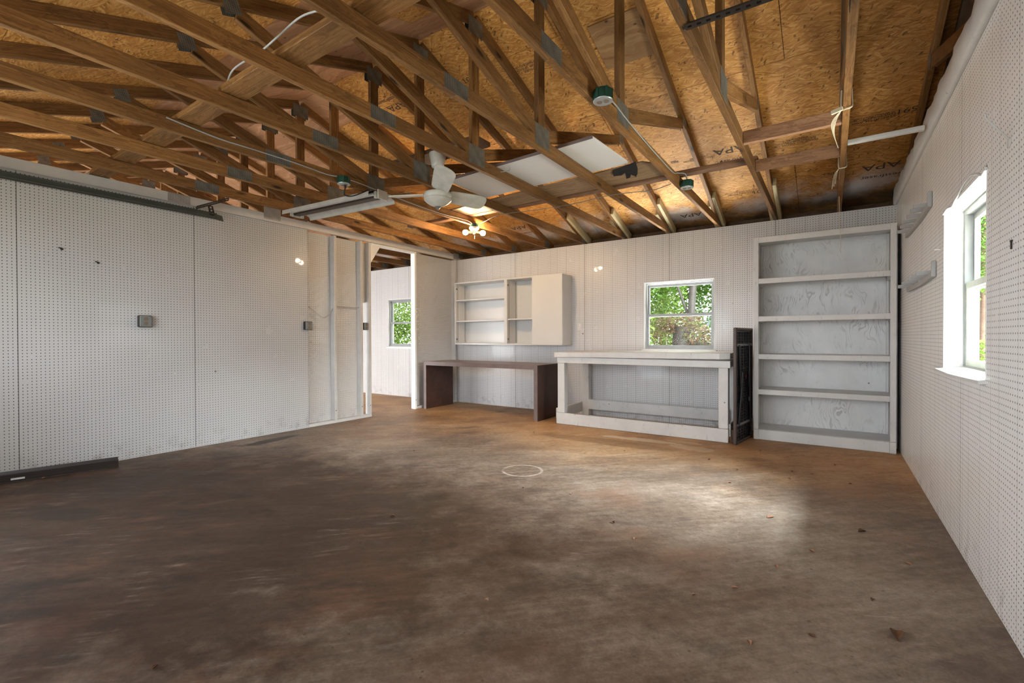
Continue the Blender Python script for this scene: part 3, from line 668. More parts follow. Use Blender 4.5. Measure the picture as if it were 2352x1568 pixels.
# ------------------------------------------------------------------ fluorescent shop light
def shop_light():
    c = Vector((-4.06, 2.86, 2.43)); a = math.radians(4.2); ux = Vector((math.cos(a), math.sin(a), 0)); uy = Vector((-math.sin(a), math.cos(a), 0)); uz = Vector((0, 0, 1)); H = .625
    t = thing('fluorescent_shop_light', c, 'unlit two tube fluorescent shop light hanging under the chords', 'light fixture')
    P = lambda l, w, z: c+ux*l+uy*w+uz*z
    b = MB()
    sec = [(-.164, -.028), (-.160, .012), (-.055, .050), (.055, .050), (.160, .006), (.166, -.024)]
    for k in range(5):
        (w0, z0), (w1, z1) = sec[k], sec[k+1]
        b.prism([P(-H, w0, z0), P(H, w0, z0), P(H, w1, z1), P(-H, w1, z1)], uz*.002, 1 if k in (1, 2) else 0)  # front flank and top get the dark colour painted as shade
    b.build('reflector', [M['reflector'], M['shade_brown']], t)
    b = MB(); b.obox(P(0, 0, .020), ux*H, uy*.035, uz*.026); b.build('ballast_housing', M['shade_brown'], t)
    for w in (-.062, .062):
        b = MB(); b.tube([P(-H+.03, w, .018), P(H-.03, w, .018)], .0150, 14); b.build('tube', M['tube'], t)
    for s in (-1, 1):
        b = MB(); b.obox(P(s*(H+.004), 0, .018), ux*.010, uy*.055, uz*.040)
        for w in (-.062, .062): b.obox(P(s*(H-.012), w, .008), ux*.012, uy*.013, uz*.030)
        b.build('end_cap', M['cream'], t)
    for s in (-.55, .55):
        b = MB(); b.tube([P(s, 0, .046), P(s, 0, .075)], .002, 6); b.build('hanger', M['steel'], t)
    b = MB(); b.tube(spline([(tx(6)+.08, 2.56, 2.462), (tx(6)+.08, 2.56, 2.44), (tx(6)+.06, 2.565, 2.41), (tx(6)+.05, 2.58, 2.385), (tx(6)+.08, 2.62, 2.38), (tx(6)+.14, 2.66, 2.40), P(.62, -.150, .030)], 5), [.012]*3+[.010]*3+[.006]*25, 8); b.build('power_cord', M['black'], t)
shop_light()

# ------------------------------------------------------------------ green junction boxes
def green_box(x, y, z, label, cover=True, R=.052):
    t = thing('junction_box', (x, y, z), label, 'junction box', 'green round junction boxes')
    b = MB(); b.lathe((x, y, z), [(R, 0), (R, .058), (R*.9, .062)], n=24)
    for k in range(6):
        a = k*math.pi/3+.3; b.obox((x+math.cos(a)*R, y+math.sin(a)*R, z+.03), (math.cos(a)*.004, math.sin(a)*.004, 0), (-math.sin(a)*.008, math.cos(a)*.008, 0), (0, 0, .03))
    b.build('box_body', M['green_box'], t)
    if cover:
        b = MB(); b.lathe((x, y, z), [(R+.003, .002), (R+.003, -.003), (R-.002, -.005)], n=24); cv = b.build('cover_plate', M['cover'], t)
        for s in (-1, 1):
            b = MB(); b.lathe((x+s*.019, y+s*.004, z-.004), [(.016, 0), (.016, -.004)], n=14); b.build('receptacle', M['outlet_br'], cv)
    return t
green_box(tx(2)+.075, 2.49, 2.466, 'green junction box with grey outlet cover on the third truss, nearest the camera')
green_box(tx(2)+.076, 4.36, 2.466, 'green junction box on the third truss, close to the back wall')
green_box(tx(6)+.076, 2.55, 2.468, 'green junction box with black plug, beside the fluorescent light')
# bulbs
def bulb_fixture():
    x, y, z = tx(6)+.02, 4.42, 2.478
    t = thing('bulb_fixture', (x, y, z), 'white porcelain lampholder with two lit bare bulbs under a truss', 'light fixture')
    b = MB(); b.lathe((x, y, z), [(.050, .02), (.050, -.012), (.046, -.020)], n=24); b.build('junction_box', M['green_box'], t)
    b = MB(); b.lathe((x, y, z-.02), [(.056, .004), (.060, -.006), (.056, -.022), (.042, -.034), (.020, -.036)], n=28); b.build('lampholder', M['porcelain'], t)
    b = MB(); b.lathe((x, y, z-.055), [(.016, 0), (.014, -.045)], n=14)
    for s in (-1, 1): b.tube([(x, y, z-.075), (x+s*.030, y+s*.030, z-.078)], .014, 12)
    b.build('twin_socket', M['cream'], t)
    for s in (-1, 1):
        o = Vector((x+s*.030, y+s*.030, z-.078)); d = Vector((s*.70, s*.70, -.08)).normalized()
        b = MB(); b.lathe(o, [(.0125, 0), (.0135, .012), (.016, .026), (.021, .036)], d, n=18); b.build('bulb_base', M['cream'], t)
        b = MB(); b.lathe(o, [(.020, .0365), (.028, .048), (.031, .064), (.028, .080), (.018, .091), (.003, .095)], d, n=22); b.build('bulb', M['bulb'], t)
    b = MB(); b.tube([(x+.004, y, z-.10), (x+.006, y, z-.145)], .0012, 6); b.lathe((x+.006, y, z-.145), [(.004, 0), (.004, -.012)], n=8); b.build('pull_chain', M['porcelain'], t)
bulb_fixture()

# ------------------------------------------------------------------ cables
def cable(pts, r, m, label, n=6):
    b = MB(); b.tube(spline(pts, n), r, 6); return tag(b.build('cable', M[m]), label, 'cable')
cx6 = tx(6)+.027
cable([(cx6, 1.25, 2.56), (cx6, 1.555, 2.533), (cx6, 1.826, 2.535), (cx6, 2.137, 2.535), (cx6, 2.40, 2.525), (cx6+.02, 2.50, 2.528)], .005, 'cable_g', 'grey cable stapled along the seventh truss up to the plug box')
cable([(cx6+.02, 2.60, 2.528), (cx6, 2.72, 2.540), (cx6, 3.129, 2.518), (cx6, 3.739, 2.497), (cx6, 4.253, 2.512), (cx6, 4.37, 2.495)], .005, 'cable_w', 'white cable stapled along the seventh truss toward the lit bulbs')
cx2 = tx(2)+.027
cable([(cx2+.03, 2.54, 2.530), (cx2, 2.8, 2.582), (cx2, 3.029, 2.563), (cx2, 3.538, 2.541), (cx2, 4.07, 2.535), (cx2+.01, 4.20, 2.56), (cx2+.045, 4.31, 2.575), (cx2+.05, 4.36, 2.532)], .005, 'cable_g', 'grey cable stapled between two green boxes on the third truss')
cable([(-3.50, 4.43, 2.490), (-3.30, 4.30, 2.474), (-3.0, 4.18, 2.476), (-2.668, 4.20, 2.468), (-2.383, 4.255, 2.474), (-2.077, 4.241, 2.470), (-1.788, 4.215, 2.478), (-1.573, 4.218, 2.472), (-1.352, 4.28, 2.474), (-1.17, 4.22, 2.482)], .0032, 'steel', 'thin cable drooping under the chords from bulbs to right box')
zb = ZC+.040
cable([(.3, 1.40, zb+.01), (-1.2, 1.37, zb+.02), (-1.766, 1.36, zb+.03), (-1.947, 1.33, zb+.05), (-2.127, 1.31, zb+.07), (-2.328, 1.31, zb+.05), (-2.50, 1.30, zb+.02), (-2.83, 1.325, zb+.05), (-3.05, 1.37, zb+.02), (-3.32, 1.38, zb+.03), (-3.74, 1.35, zb+.02), (-4.05, 1.39, zb+.04), (-4.46, 1.36, zb+.02), (-5.0, 1.38, zb+.03), (-5.38, 1.36, zb+.012)], .0052, 'cable_w', 'white cable looping along the wide overhead plank')
cable([(.3, 1.43, zb+.006), (-1.4, 1.41, zb+.008), (-1.957, 1.42, zb+.02), (-2.17, 1.415, zb+.012), (-2.393, 1.40, zb+.02), (-2.70, 1.40, zb+.008), (-3.2, 1.42, zb+.01), (-3.9, 1.42, zb+.02), (-4.7, 1.43, zb+.008), (-5.2, 1.44, zb+.01)], .006, 'cable_g', 'grey cable lying flat on the wide overhead plank')
cable([(XL+.012, .5, 2.575), (XL+.012, .78, 2.545), (XL+.012, 1.0, 2.525), (XL+.012, 1.16, 2.515), (XL+.014, 1.27, 2.560), (XL+.014, 1.32, 2.60)], .005, 'cable_w', 'painted cable clipped along the top of the left wall')
cable([(XL-.035, 3.41, 1.54), (XL-.03, 3.50, 1.47), (XL-.025, 3.626, 1.39), (XL-.03, 3.72, 1.44), (XL-.045, 3.795, 1.535)], .006, 'cable_w', 'grey painted cable sagging between the wall edge and the bare stud')
cable([(XL-.045, 3.822, 1.55), (XL-.05, 4.0, 1.545), (XL-.045, 4.2, 1.552)], .006, 'cable_w', 'short straight cable between two bare studs beside the doorway')

# ------------------------------------------------------------------ outlet boxes
def outlet(x, y, z, wy, hz, label, depth=.048):
    t = thing('outlet_box', (x, y, z), label, 'outlet', 'surface mounted outlet boxes')
    b = MB(); b.box(x+.001, x+depth, y-wy/2, y+wy/2, z-hz/2, z+hz/2, b=.006); b.build('box_body', M['dark_steel'], t)
    b = MB(); b.box(x+depth, x+depth+.006, y-wy/2+.006, y+wy/2-.006, z-hz/2+.004, z+hz/2-.004, b=.004); cv = b.build('cover_plate', M['outlet'], t)
    for s in (-1, 1):
        b = MB(); b.lathe((x+depth+.006, y, z+s*.023), [(.017, 0), (.017, .003)], (1, 0, 0), n=18); b.build('receptacle', M['outlet_br'], cv)
    for s in (-1, 1):
        b = MB(); b.lathe((x+depth+.006, y+s*wy*.36, z+s*hz*.36), [(.004, 0), (.003, .003)], (1, 0, 0), n=8); b.build('screw', M['steel'], cv)
outlet(XL, 1.705, 1.292, .105, .112, 'grey metal outlet box alone on the left pegboard wall')
outlet(XL, 3.385, 1.282, .10, .105, 'grey metal outlet box at the edge of the left pegboard, by bare studs')
outlet(XL-.028, 4.288, 1.290, .075, .105, 'grey metal outlet box on the stud beside the doorway', .03)
t = thing('wall_outlet', (-3.05, YB, 1.28), 'white painted outlet on the back wall beside the wall cabinet', 'outlet')
b = MB(); b.box(-3.085, -3.015, YB-.008, YB-.001, 1.225, 1.34, b=.003); b.build('cover_plate', M['white'], t)
for s in (-1, 1):
    b = MB(); b.lathe((-3.05, YB-.008, 1.282+s*.022), [(.014, 0), (.014, .002)], (0, -1, 0), n=14); b.build('receptacle', M['white_ply'], t)

# ------------------------------------------------------------------ garage door track on the left wall
def track():
    x = XL+.10
    t = thing('garage_door_track', (x, 1.2, 2.40), 'dark steel garage door track hung along the left wall', 'door track')
    b = MB(); za, zb_ = 2.372, 2.430
    b.box(x-.003, x, YF+.1, 2.30, za, zb_); b.box(x, x+.030, YF+.1, 2.30, zb_-.003, zb_); b.box(x, x+.034, YF+.1, 2.30, za, za+.003); b.box(x+.031, x+.034, YF+.1, 2.30, za, za+.016); b.box(x+.027, x+.030, YF+.1, 2.30, zb_-.012, zb_)
    b.prism([(x, 2.30, za), (x, 2.30, zb_), (x+.008, 2.36, zb_-.012), (x+.016, 2.37, za-.012)], (.004, 0, 0))
    b.build('track_channel', M['track'], t)
    def perf(name, p, q, w, up, m):
        p, q = Vector(p), Vector(q); d = (q-p); L = d.length; d.normalize(); u = Vector(up); u = (u-d*u.dot(d)).normalized(); n_ = d.cross(u); k = int(L/.026)
        b = MB(); e = w*.32                                     # strap built as two rails and cross webs, so the holes are real
        b.bar(p+u*(w/2-e/2), q+u*(w/2-e/2), .003, e, u); b.bar(p-u*(w/2-e/2), q-u*(w/2-e/2), .003, e, u)
        for j in range(k+1):
            c = p+d*(L*j/k); b.obox(c, d*.0065, n_*.0015, u*(w/2-e+.0005))
        return b.build(name, M[m], t if m != 'x' else None)
    perf('hanger_strap', (x+.002, 2.27, 2.41), (x+.002, 2.25, 2.50), .05, (0, 1, 0), 'dark_steel')
    perf('cross_strap', (XL+.012, 2.155, 2.475), (tx(8)-.01, 2.20, 2.475), .032, (0, 0, 1), 'dark_steel')
track()
def angle_iron(name, p, q, label, w=.042):
    t = thing(name, tuple((Vector(p)+Vector(q))/2), label, 'steel strap', 'perforated steel straps')
    p, q = Vector(p), Vector(q); d = (q-p); L = d.length; d.normalize(); u = Vector((0, 1, 0)); u = (u-d*u.dot(d)).normalized(); k = max(2, int(L/.036)); n_ = d.cross(u)
    b = MB(); e = w*.32
    b.bar(p+u*(w/2-e/2), q+u*(w/2-e/2), .003, e, u); b.bar(p-u*(w/2-e/2), q-u*(w/2-e/2), .003, e, u)
    for j in range(k+1): b.obox(p+d*(L*j/k), d*.0105, n_*.0015, u*(w/2-e+.0005))
    b.build('flat_leg', M['dark_steel'], t)
    b = MB(); b.bar(p+u*(w/2)+Vector((0, 0, .016)), q+u*(w/2)+Vector((0, 0, .016)), .003, .032, (0, 0, 1)); b.build('upright_leg', M['dark_steel'], t)
angle_iron('perforated_strap', (-.53, 2.130, WT-.004), (.045, 2.140, WT-.004), 'long dark perforated steel strap crossing from second to first truss')
angle_iron('perforated_strap', (.062, 2.375, WT-.004), (.062, 2.02, WT-.030), 'short dark perforated bracket at the top beside the first truss', .05)
# ------------------------------------------------------------------ twine
x0 = tx(0)
b = MB()
def loop(y): return [(x0+.024, y+.02, 2.60), (x0+.027, y, 2.50), (x0+.022, y-.01, 2.478), (x0, y-.012, 2.474), (x0-.022, y, 2.480), (x0-.026, y+.01, 2.52), (x0-.024, y+.02, 2.60)]
b.tube(spline(loop(3.42), 4), .005, 6)
b.bar((x0-.02, 3.40, 2.478), (x0-.075, 3.42, 2.472), .014, .022)
for k in range(4): b.tube(spline([(x0-.024, 3.42, 2.478), (x0-.05-.006*k, 3.46, 2.44), (x0-.06-.004*k, 3.50, 2.40), (x0-.058+.006*k, 3.51, 2.345-.02*k)], 4), .002, 5)
tag(b.build('tied_twine', M['twine']), 'pale twine knotted round the first truss with frayed hanging ends', 'twine', 'twine tied to the truss')
b = MB(); b.tube(spline(loop(4.60), 4), .004, 6)
for k in range(3): b.tube(spline([(x0-.024, 4.60, 2.478), (x0-.04-.008*k, 4.62, 2.43), (x0-.045-.012*k, 4.64, 2.37-.02*k)], 4), .002, 5)
tag(b.build('tied_twine', M['twine']), 'thin twine knotted round the first truss nearer the back wall', 'twine', 'twine tied to the truss')
b = MB(); b.tube(spline([(x0-.01, 5.55, 2.490), (x0-.006, 5.552, 2.30), (x0-.001, 5.556, 2.14), (x0+.006, 5.556, 2.0), (x0, 5.55, 1.97), (x0+.008, 5.55, 1.93)], 4), .0025, 5)
tag(b.build('hanging_twine', M['twine']), 'thin frayed twine hanging down in front of the top of the tall bookcase', 'twine', 'twine tied to the truss')

# ------------------------------------------------------------------ wall cabinet
def wall_cabinet():
    x0, x1, y0, y1, z0, z1 = -5.222, -3.178, 5.945, YB-.002, 1.012, 2.042; T = .018; wh = M['melamine']
    t = thing('wall_cabinet', ((x0+x1)/2, y1, z0), 'long white open wall cabinet with one sliding door, above the brown desk', 'cabinet')
    def p(nm, *a, m=wh, bv=.0015): b = MB(); b.box(*a, b=bv); return b.build(nm, m, t)
    p('side_panel', x0, x0+.020, y0, y1, z0, z1); p('side_panel', x1-.020, x1, y0+.012, y1, z0+.002, z1)
    p('top_panel', x0+.020, x1-.020, y0, y1, z1-.020, z1); p('bottom_panel', x0+.020, x1-.020, y0, y1, z0, z0+.022)
    p('back_panel', x0+.020, x1-.020, y1-.008, y1, z0+.022, z1-.020)
    p('divider', -4.205, -4.150, y0+.002, y1-.008, z0+.022, z1-.020)
    for z in (1.398, 1.746): p('shelf', x0+.021, -4.206, y0+.012, y1-.009, z-.009, z+.009)
    p('shelf', -4.149, x1-.021, y0+.022, y1-.009, 1.399, 1.417)
    p('door', -3.690, x1-.002, y0-.004, y0+.011, z0+.003, z1+.004)
    for x in (x0+.0205, -4.1495):
        for yy in (y0+.05, y1-.06):
            b = MB(); b.box(x, x+.002, yy, yy+.014, z0+.04, z1-.04); b.build('shelf_standard', M['alu'], t)
    for x in (x0+.0215, -4.149):
        for z in (z0+.09, z1-.10):
            b = MB(); b.lathe((x, y0+.03, z), [(.016, 0), (.016, .004)], (1, 0, 0), n=12); b.build('hinge_plate', M['steel'], t)
wall_cabinet()
# ------------------------------------------------------------------ brown desk
t = thing('parsons_desk', (-4.3, 5.65, 0), 'dark brown slab-sided desk under the wall cabinet', 'desk')
x0, x1, y0, y1, zt = -5.352, -3.238, 5.345, 5.985, .752
b = MB(); b.box(x0, x1, y0+.004, y1, zt-.060, zt-.002); b.build('top', M['walnut'], t)
b = MB(); b.box(x0+.002, x1-.002, y0+.004, y1-.002, zt-.002, zt); b.build('top_surface', M['walnut_top'], t)
b = MB(); b.box(x0, x0+.052, y0+.004, y1, 0, zt-.060); b.build('leg', M['walnut'], t)
b = MB(); b.box(x1-.056, x1, y0+.004, y1, 0, zt-.060); b.build('leg', M['walnut'], t)
b = MB(); b.box(x0, x1, y0, y0+.004, zt-.060, zt); b.box(x0, x0+.052, y0, y0+.004, 0, zt-.060); b.box(x1-.056, x1, y0, y0+.004, 0, zt-.060); b.build('edge_band', M['grey_rim'], t)

# ------------------------------------------------------------------ white workbench
def bench():
    t = thing('workbench', (-1.9, 5.75, 0), 'white painted wooden workbench under the back window', 'workbench'); wh = M['white_worn']
    def p(nm, *a, bv=.004, m=wh): b = MB(); b.box(*a, b=bv); return b.build(nm, m, t)
    X0, X1, Y0, Y1 = -2.985, -.872, 5.335, 6.20
    b = MB(); b.prism([(X0, Y0+.01, .872), (X0+.02, Y0, .872), (X1-.10, Y0-.012, .888), (X1-.005, Y0+.05, .89), (X1, Y1, .888), (X0, Y1, .872)], (0, 0, .062)); b.build('bench_top', wh, t)
    p('apron', X0+.035, X1+.0, Y0+.025, Y0+.063, .795, .870); p('apron', X0+.035, X1, Y1-.05, Y1-.012, .795, .870)
    p('apron', X0+.012, X0+.050, Y0+.064, Y1-.051, .80, .871); p('apron', X1-.048, X1-.010, Y0+.064, Y1-.051, .80, .871)
    for xa, xb in ((-2.945, -2.845), (-.990, -.895)):
        p('leg', xa, xb, Y0+.035, Y0+.125, 0 if 0 else .149, .794); p('leg', xa, xb, Y1-.10, Y1-.012, 0, .794)
    p('bottom_rail', -2.958, -.892, Y0+.022, Y0+.060, .003, .147); p('bottom_rail', -2.844, -.991, 6.060, 6.098, .11, .25)
    p('bottom_rail', -2.985, -2.947, Y0+.062, Y1-.02, .062, .20); p('bottom_rail', -.893, -.874, Y0+.062, Y1-.02, .062, .20)
    for xa, xb in ((-2.944, -2.846), (-.989, -.896)): p('leg_foot', xa, xb, Y0+.061, Y0+.125, 0, .148)
bench()
b = MB(); b.box(-.868, -.842, 5.40, 5.52, 0, .14, b=.003); tag(b.build('wood_offcut', M['dark_board']), 'brown wood offcut on the floor between workbench and folded table', 'wood offcut')

# ------------------------------------------------------------------ folded table
def folded_table():
    t = thing('folding_table', (-.838, 5.312, 0), 'black folding table with brown edge stood on end by the bookcase', 'folding table')
    xa, xb, y0, y1, h = -.838, -.806, 5.312, 5.885, 1.222
    b = MB(); b.box(xa, xa+.012, y0+.01, y1-.01, .012, h-.012, b=.004); b.build('table_top', M['brown_pl'], t)
    b = MB()
    for a in ((xa, xb, y0, y0+.026, .0, h), (xa, xb, y1-.026, y1, .0, h), (xa, xb, y0+.026, y1-.026, .0, .026), (xa, xb, y0+.026, y1-.026, h-.026, h)): b.box(*a, b=.006)
    b.build('rim', plain('brown_table_edge', (.075, .048, .038), .45), t)
    b = MB()
    for k in range(38):
        z = .05+k*.0305; b.box(xa+.0125, xa+.022, y0+.035, y1-.035, z, z+.006)
    for k in range(6):
        y = y0+.06+k*.09; b.box(xa+.0125, xa+.024, y, y+.006, .04, h-.04)
    b.build('underside_ribs', M['black_pl'], t)
    for nm, pts in (('leg', [(xb-.004, y0+.10, 1.04), (xb+.004, y0+.13, .60), (xb+.004, y0+.15, .42)]), ('leg', [(xb-.004, y1-.12, 1.04), (xb+.004, y1-.14, .60), (xb+.004, y1-.16, .42)]),
                    ('leg', [(xb-.002, y0+.08, .20), (xb+.010, y0+.12, .50), (xb+.012, y0+.16, .75)]), ('leg', [(xb-.002, y1-.10, .20), (xb+.010, y1-.16, .50), (xb+.012, y1-.20, .75)])):
        b = MB(); b.tube(pts, .012, 10); b.build(nm, M['black_pl'], t)
    for z in (1.04, .20):
        b = MB(); b.bar((xb-.010, y0+.03, z), (xb-.010, y1-.03, z), .016, .024); b.build('crossbar', M['steel'], t)
    b = MB(); b.lathe((xb+.002, y0+.30, .70), [(.018, 0), (.018, .006)], (1, 0, 0), n=14); b.build('red_latch', plain('dark_red_latch', (.20, .02, .025), .4), t)
    t.rotation_euler.z = math.radians(-8.5)
folded_table()

# ------------------------------------------------------------------ bookcase
def bookcase():
    t = thing('bookcase', (-.09, 5.98, 0), 'tall white painted bookcase with five shelves against the back wall', 'bookcase'); wh = M['white_worn']
    X0, X1, Y0, Y1, H = -.700, .522, 5.75, 6.215, 2.212
    def p(nm, *a, bv=.003, m=wh): b = MB(); b.box(*a, b=bv); return b.build(nm, m, t)
    p('side_panel', X0+.002, X0+.022, Y0+.021, Y1, .11, H-.005); p('side_panel', X1-.022, X1-.002, Y0+.021, Y1, .02, H-.005)
    p('side_panel', X1, X1+.016, Y0+.10, Y1, .03, H-.02)
    p('stile', X0, X0+.047, Y0, Y0+.020, .112, H); p('stile', X1-.048, X1, Y0, Y0+.020, .112, H)
    p('corner_foot', X0, X0+.050, Y0-.004, Y0+.020, 0, .110); p('corner_foot', X1-.050, X1, Y0-.004, Y0+.020, 0, .110)
    p('back_panel', X0+.022, X1-.022, Y1-.012, Y1, .02, H-.01, m=M['white_ply'])
    p('top_rail', X0+.047, X1-.048, Y0, Y0+.020, H-.062, H); p('top_board', X0+.022, X1-.022, Y0+.021, Y1-.012, H-.022, H-.004)
    p('kick_board', X0+.050, X1-.050, Y0, Y0+.020, .002, .110)
    for z in (.112, .550, .936, 1.348, 1.760):
        p('shelf', X0+.0225, X1-.0225, Y0+.021, Y1-.013, z-.020, z)
        if z > .2: p('shelf_edge', X0+.047, X1-.048, Y0+.002, Y0+.020, z-.055, z+.001)
        for xa in (X0+.023, X1-.047): p('shelf_cleat', xa, xa+.024, Y0+.03, Y1-.02, z-.062, z-.021, bv=.002)
    for xa in (X0+.023, X1-.047): p('inner_post', xa, xa+.022, Y1-.060, Y1-.014, .115, H-.03, bv=.002)
bookcase()

# ------------------------------------------------------------------ right wall fittings
def rack(z, ya, yb, ys, label, curve=.0):
    t = thing('peg_rack', (XR, (ya+yb)/2, z), label, 'peg rack', 'peg racks on the right wall'); gp = M['rack_grey']
    pts = [(XR-.012, yb, z-.004), (XR-.012, (ya*.35+yb*.65), z-.012), (XR-.012, ya*.7+yb*.3, z-.012), (XR-.012, ya, z)]
    b = MB(); P_ = spline(pts, 5)
    for k in range(len(P_)-1): b.bar(P_[k], P_[k+1]+(P_[k+1]-P_[k])*.02, .020, .034)
    b.build('batten', gp, t)
    b = MB(); b.box(XR-.026, XR-.002, ya-.020, ya, z-.02, z+.085, b=.003); b.build('end_block', gp, t)
    for k, y in enumerate(ys):
        b = MB(); b.bar((XR-.004, y, z+.026+.0*k), (XR-.085, y-.006, z+.022), .016, .028); b.build('peg', gp, t)
rack(2.012, 4.185, 5.36, (4.305, 4.448, 4.643, 4.834, 5.044, 5.275), 'upper wooden peg rack on the right wall near the corner')
rack(1.528, 4.03, 5.24, (4.159, 4.344, 4.530, 4.755, 4.935, 5.182), 'lower wooden peg rack on the right wall near the corner')
t = thing('pegboard_hook', (XR, 2.52, 1.869), 'long painted metal hook on the right pegboard above the window', 'hook')
b = MB(); b.tube(spline([(XR-.002, 2.526, 1.872), (XR-.010, 2.524, 1.878), (XR-.040, 2.512, 1.915), (.492, 2.501, 1.952), (.487, 2.50, 1.960), (.486, 2.498, 1.974)], 5), .0032, 8); b.build('hook_arm', M['grey_paint'], t)
b = MB(); b.lathe((XR-.001, 2.54, 1.862), [(.020, 0), (.018, .003), (.006, .005)], (-1, 0, 0), n=14); b.build('base_plate', M['grey_paint'], t)
b = MB(); b.box(XR-.006, XR-.001, 2.498, 2.502, 1.452, 1.484); b.box(XR-.006, XR-.001, 2.492, 2.508, 1.480, 1.486); tag(b.build('wall_bolt', M['dark_steel']), 'small rusty T shaped bolt in the right pegboard beside the window', 'bolt')
b = MB(); b.tube([(XR-.001, 3.892, 1.663), (XR-.030, 3.885, 1.664)], .003, 8); tag(b.build('painted_nail', M['bright_white']), 'white painted nail sticking out left of the right window', 'nail')
for y, z, l in ((1.133, 1.893, 'dark peg clip on the left pegboard, nearer the camera'), (1.372, 1.807, 'dark peg clip on the left pegboard, lower of the two')):
    b = MB(); b.lathe((XL, y, z), [(.010, 0), (.008, .012), (.003, .016)], (1, 0, 0), n=10); b.box(XL, XL+.010, y-.022, y-.008, z+.004, z+.012); tag(b.build('peg_clip', M['black_pl']), l, 'peg clip', 'peg clips on the left wall')

# ------------------------------------------------------------------ strip on the floor by the left wall
t = thing('vinyl_strip', (-5.28, .9, 0), 'dark brown ribbed vinyl strip lying along the foot of the left wall', 'strip')
def vs(y, w, z): x = -5.326+(y-.745)*.2334; return (x+w, y, z)
b = MB(); ya, yb = .42, 1.432
b.prism([vs(ya, 0, .001), vs(ya, -.008, .068), vs(ya, -.016, .090), vs(ya, -.020, .088), vs(ya, -.014, .064), vs(ya, -.006, .001)], Vector(vs(yb, 0, 0))-Vector(vs(ya, 0, 0)))
for k in range(5):
    z = .010+k*.011; b.prism([vs(ya, -.001*k, z), vs(ya, .003-.001*k, z+.003), vs(ya, -.001*k, z+.006)], Vector(vs(yb, 0, 0))-Vector(vs(ya, 0, 0)))
b.build('ribbed_face', M['brown_pl'], t)
b = MB(); b.prism([vs(.80, .004, .020), vs(.875, .004, .020), vs(.875, .003, .034), vs(.80, .003, .034)], (.002, 0, 0)); b.build('sticker', M['label'], t)

# ------------------------------------------------------------------ dry leaves on the floor
def leaf(x, y, s, rot, m, curl=.5):
    b = MB(); out = [(0, -.5), (.18, -.28), (.30, 0), (.20, .28), (0, .5)]; n = len(out); v = []; f = []
    for (w, l) in out:
        for k in (-1, -.5, 0, .5, 1):
            v.append((w*k*s, l*s, .002+abs(k)*w*s*curl+.12*s*curl*(l*l)))
    for a in range(n-1):
        for k in range(4): f.append((a*5+k, a*5+k+1, (a+1)*5+k+1, (a+1)*5+k))
    v = [(x+p*math.cos(rot)-q*math.sin(rot), y+p*math.sin(rot)+q*math.cos(rot), z) for p, q, z in v]
    v2 = [(p, q, z+.0012) for p, q, z in v]; N = len(v)
    f2 = [tuple(i+N for i in reversed(q)) for q in f]
    b.add(v+v2, f+f2, 0, True); return b.build('dry_leaf', M[m], None, org=(x, y, 0))
big = {(.208, 2.251): ('large curled red brown leaf on the concrete, biggest of all the fallen leaves', .075, 'leaf_dry', 1.0),
       (-.306, 3.305): ('slender tan leaf in the bright window patch on the concrete', .055, 'leaf_pale', .4),
       (.152, 3.346): ('dark curled leaf on the concrete near the right wall, nearer the bookcase', .048, 'leaf_dry', 1.1),
       (-5.245, .975): ('small orange leaf against the brown vinyl strip', .035, 'leaf_pale', .8)}
for (x, y), (l, s, m, cu) in big.items(): tag(leaf(x, y, s, random.random()*6, m, cu), l, 'leaf', 'fallen leaves')
for x, y in ((-.244, 2.598), (-.076, 2.879), (-2.886, 4.719), (-1.531, 3.024), (-1.589, 2.215), (.143, 2.474), (-1.938, .624), (-.66, 4.32), (-.40, 4.42), (-.27, 4.55), (-.25, 4.28), (-.15, 4.50), (-.9, 4.55), (-.62, 3.9),
             (.10, 4.4), (-.9, 2.5), (-.5, 2.1), (-.35, 2.3), (-.05, 2.05), (-.25, 1.9), (.25, 1.85), (-1.1, 2.7), (-1.2, 1.6), (-1.9, 2.9), (-2.3, 2.0), (-2.9, 2.3), (-3.4, 3.3), (.32, 3.0), (-.55, 5.2), (-.35, 5.05), (.05, 4.95), (-1.7, 4.4)):
    tag(leaf(x+random.uniform(-.03, .03), y+random.uniform(-.03, .03), random.uniform(.018, .034), random.random()*6, random.choice(('leaf_dry', 'leaf_dry', 'leaf_pale')), random.uniform(.5, 1.3)),
        'small dry leaf scrap scattered on the concrete floor', 'leaf', 'small leaf scraps on the floor')

# ------------------------------------------------------------------ outside
def leafmass(name, centres, n, size, m, parent=None, seed=1, org=None):
    rg = random.Random(seed); v = []; f = []
    for k in range(n):
        cx, cy, cz, rx, ry, rz = rg.choice(centres)
        while True:
            a, b_, c_ = rg.uniform(-1, 1), rg.uniform(-1, 1), rg.uniform(-1, 1)
            if a*a+b_*b_+c_*c_ <= 1: break
        p = Vector((cx+a*rx, cy+b_*ry, cz+c_*rz)); s = size*rg.uniform(.6, 1.4)
        u = Vector((rg.gauss(0, 1), rg.gauss(0, 1), rg.gauss(0, .6))).normalized(); w = u.cross(Vector((rg.gauss(0, 1), rg.gauss(0, 1), rg.gauss(0, 1)))).normalized()
        nn = u.cross(w); i = len(v)
        for q in (p-u*s, p+w*s*.45+nn*s*.12, p+u*s, p-w*s*.45+nn*s*.12): v.append(tuple(q))
        f.append((i, i+1, i+2, i+3))
    b = MB(); b.v = v; b.f = f; b.mi = [0]*len(f); b.sm = [False]*len(f)
    o0 = ploc(parent) if parent else Vector((0, 0, 0))
    me = bpy.data.meshes.new(name); me.from_pydata([tuple(Vector(q)-o0) for q in v], [], f)
    return link(name, me, m, parent, Matrix.Translation(o0))
GZ = -.125
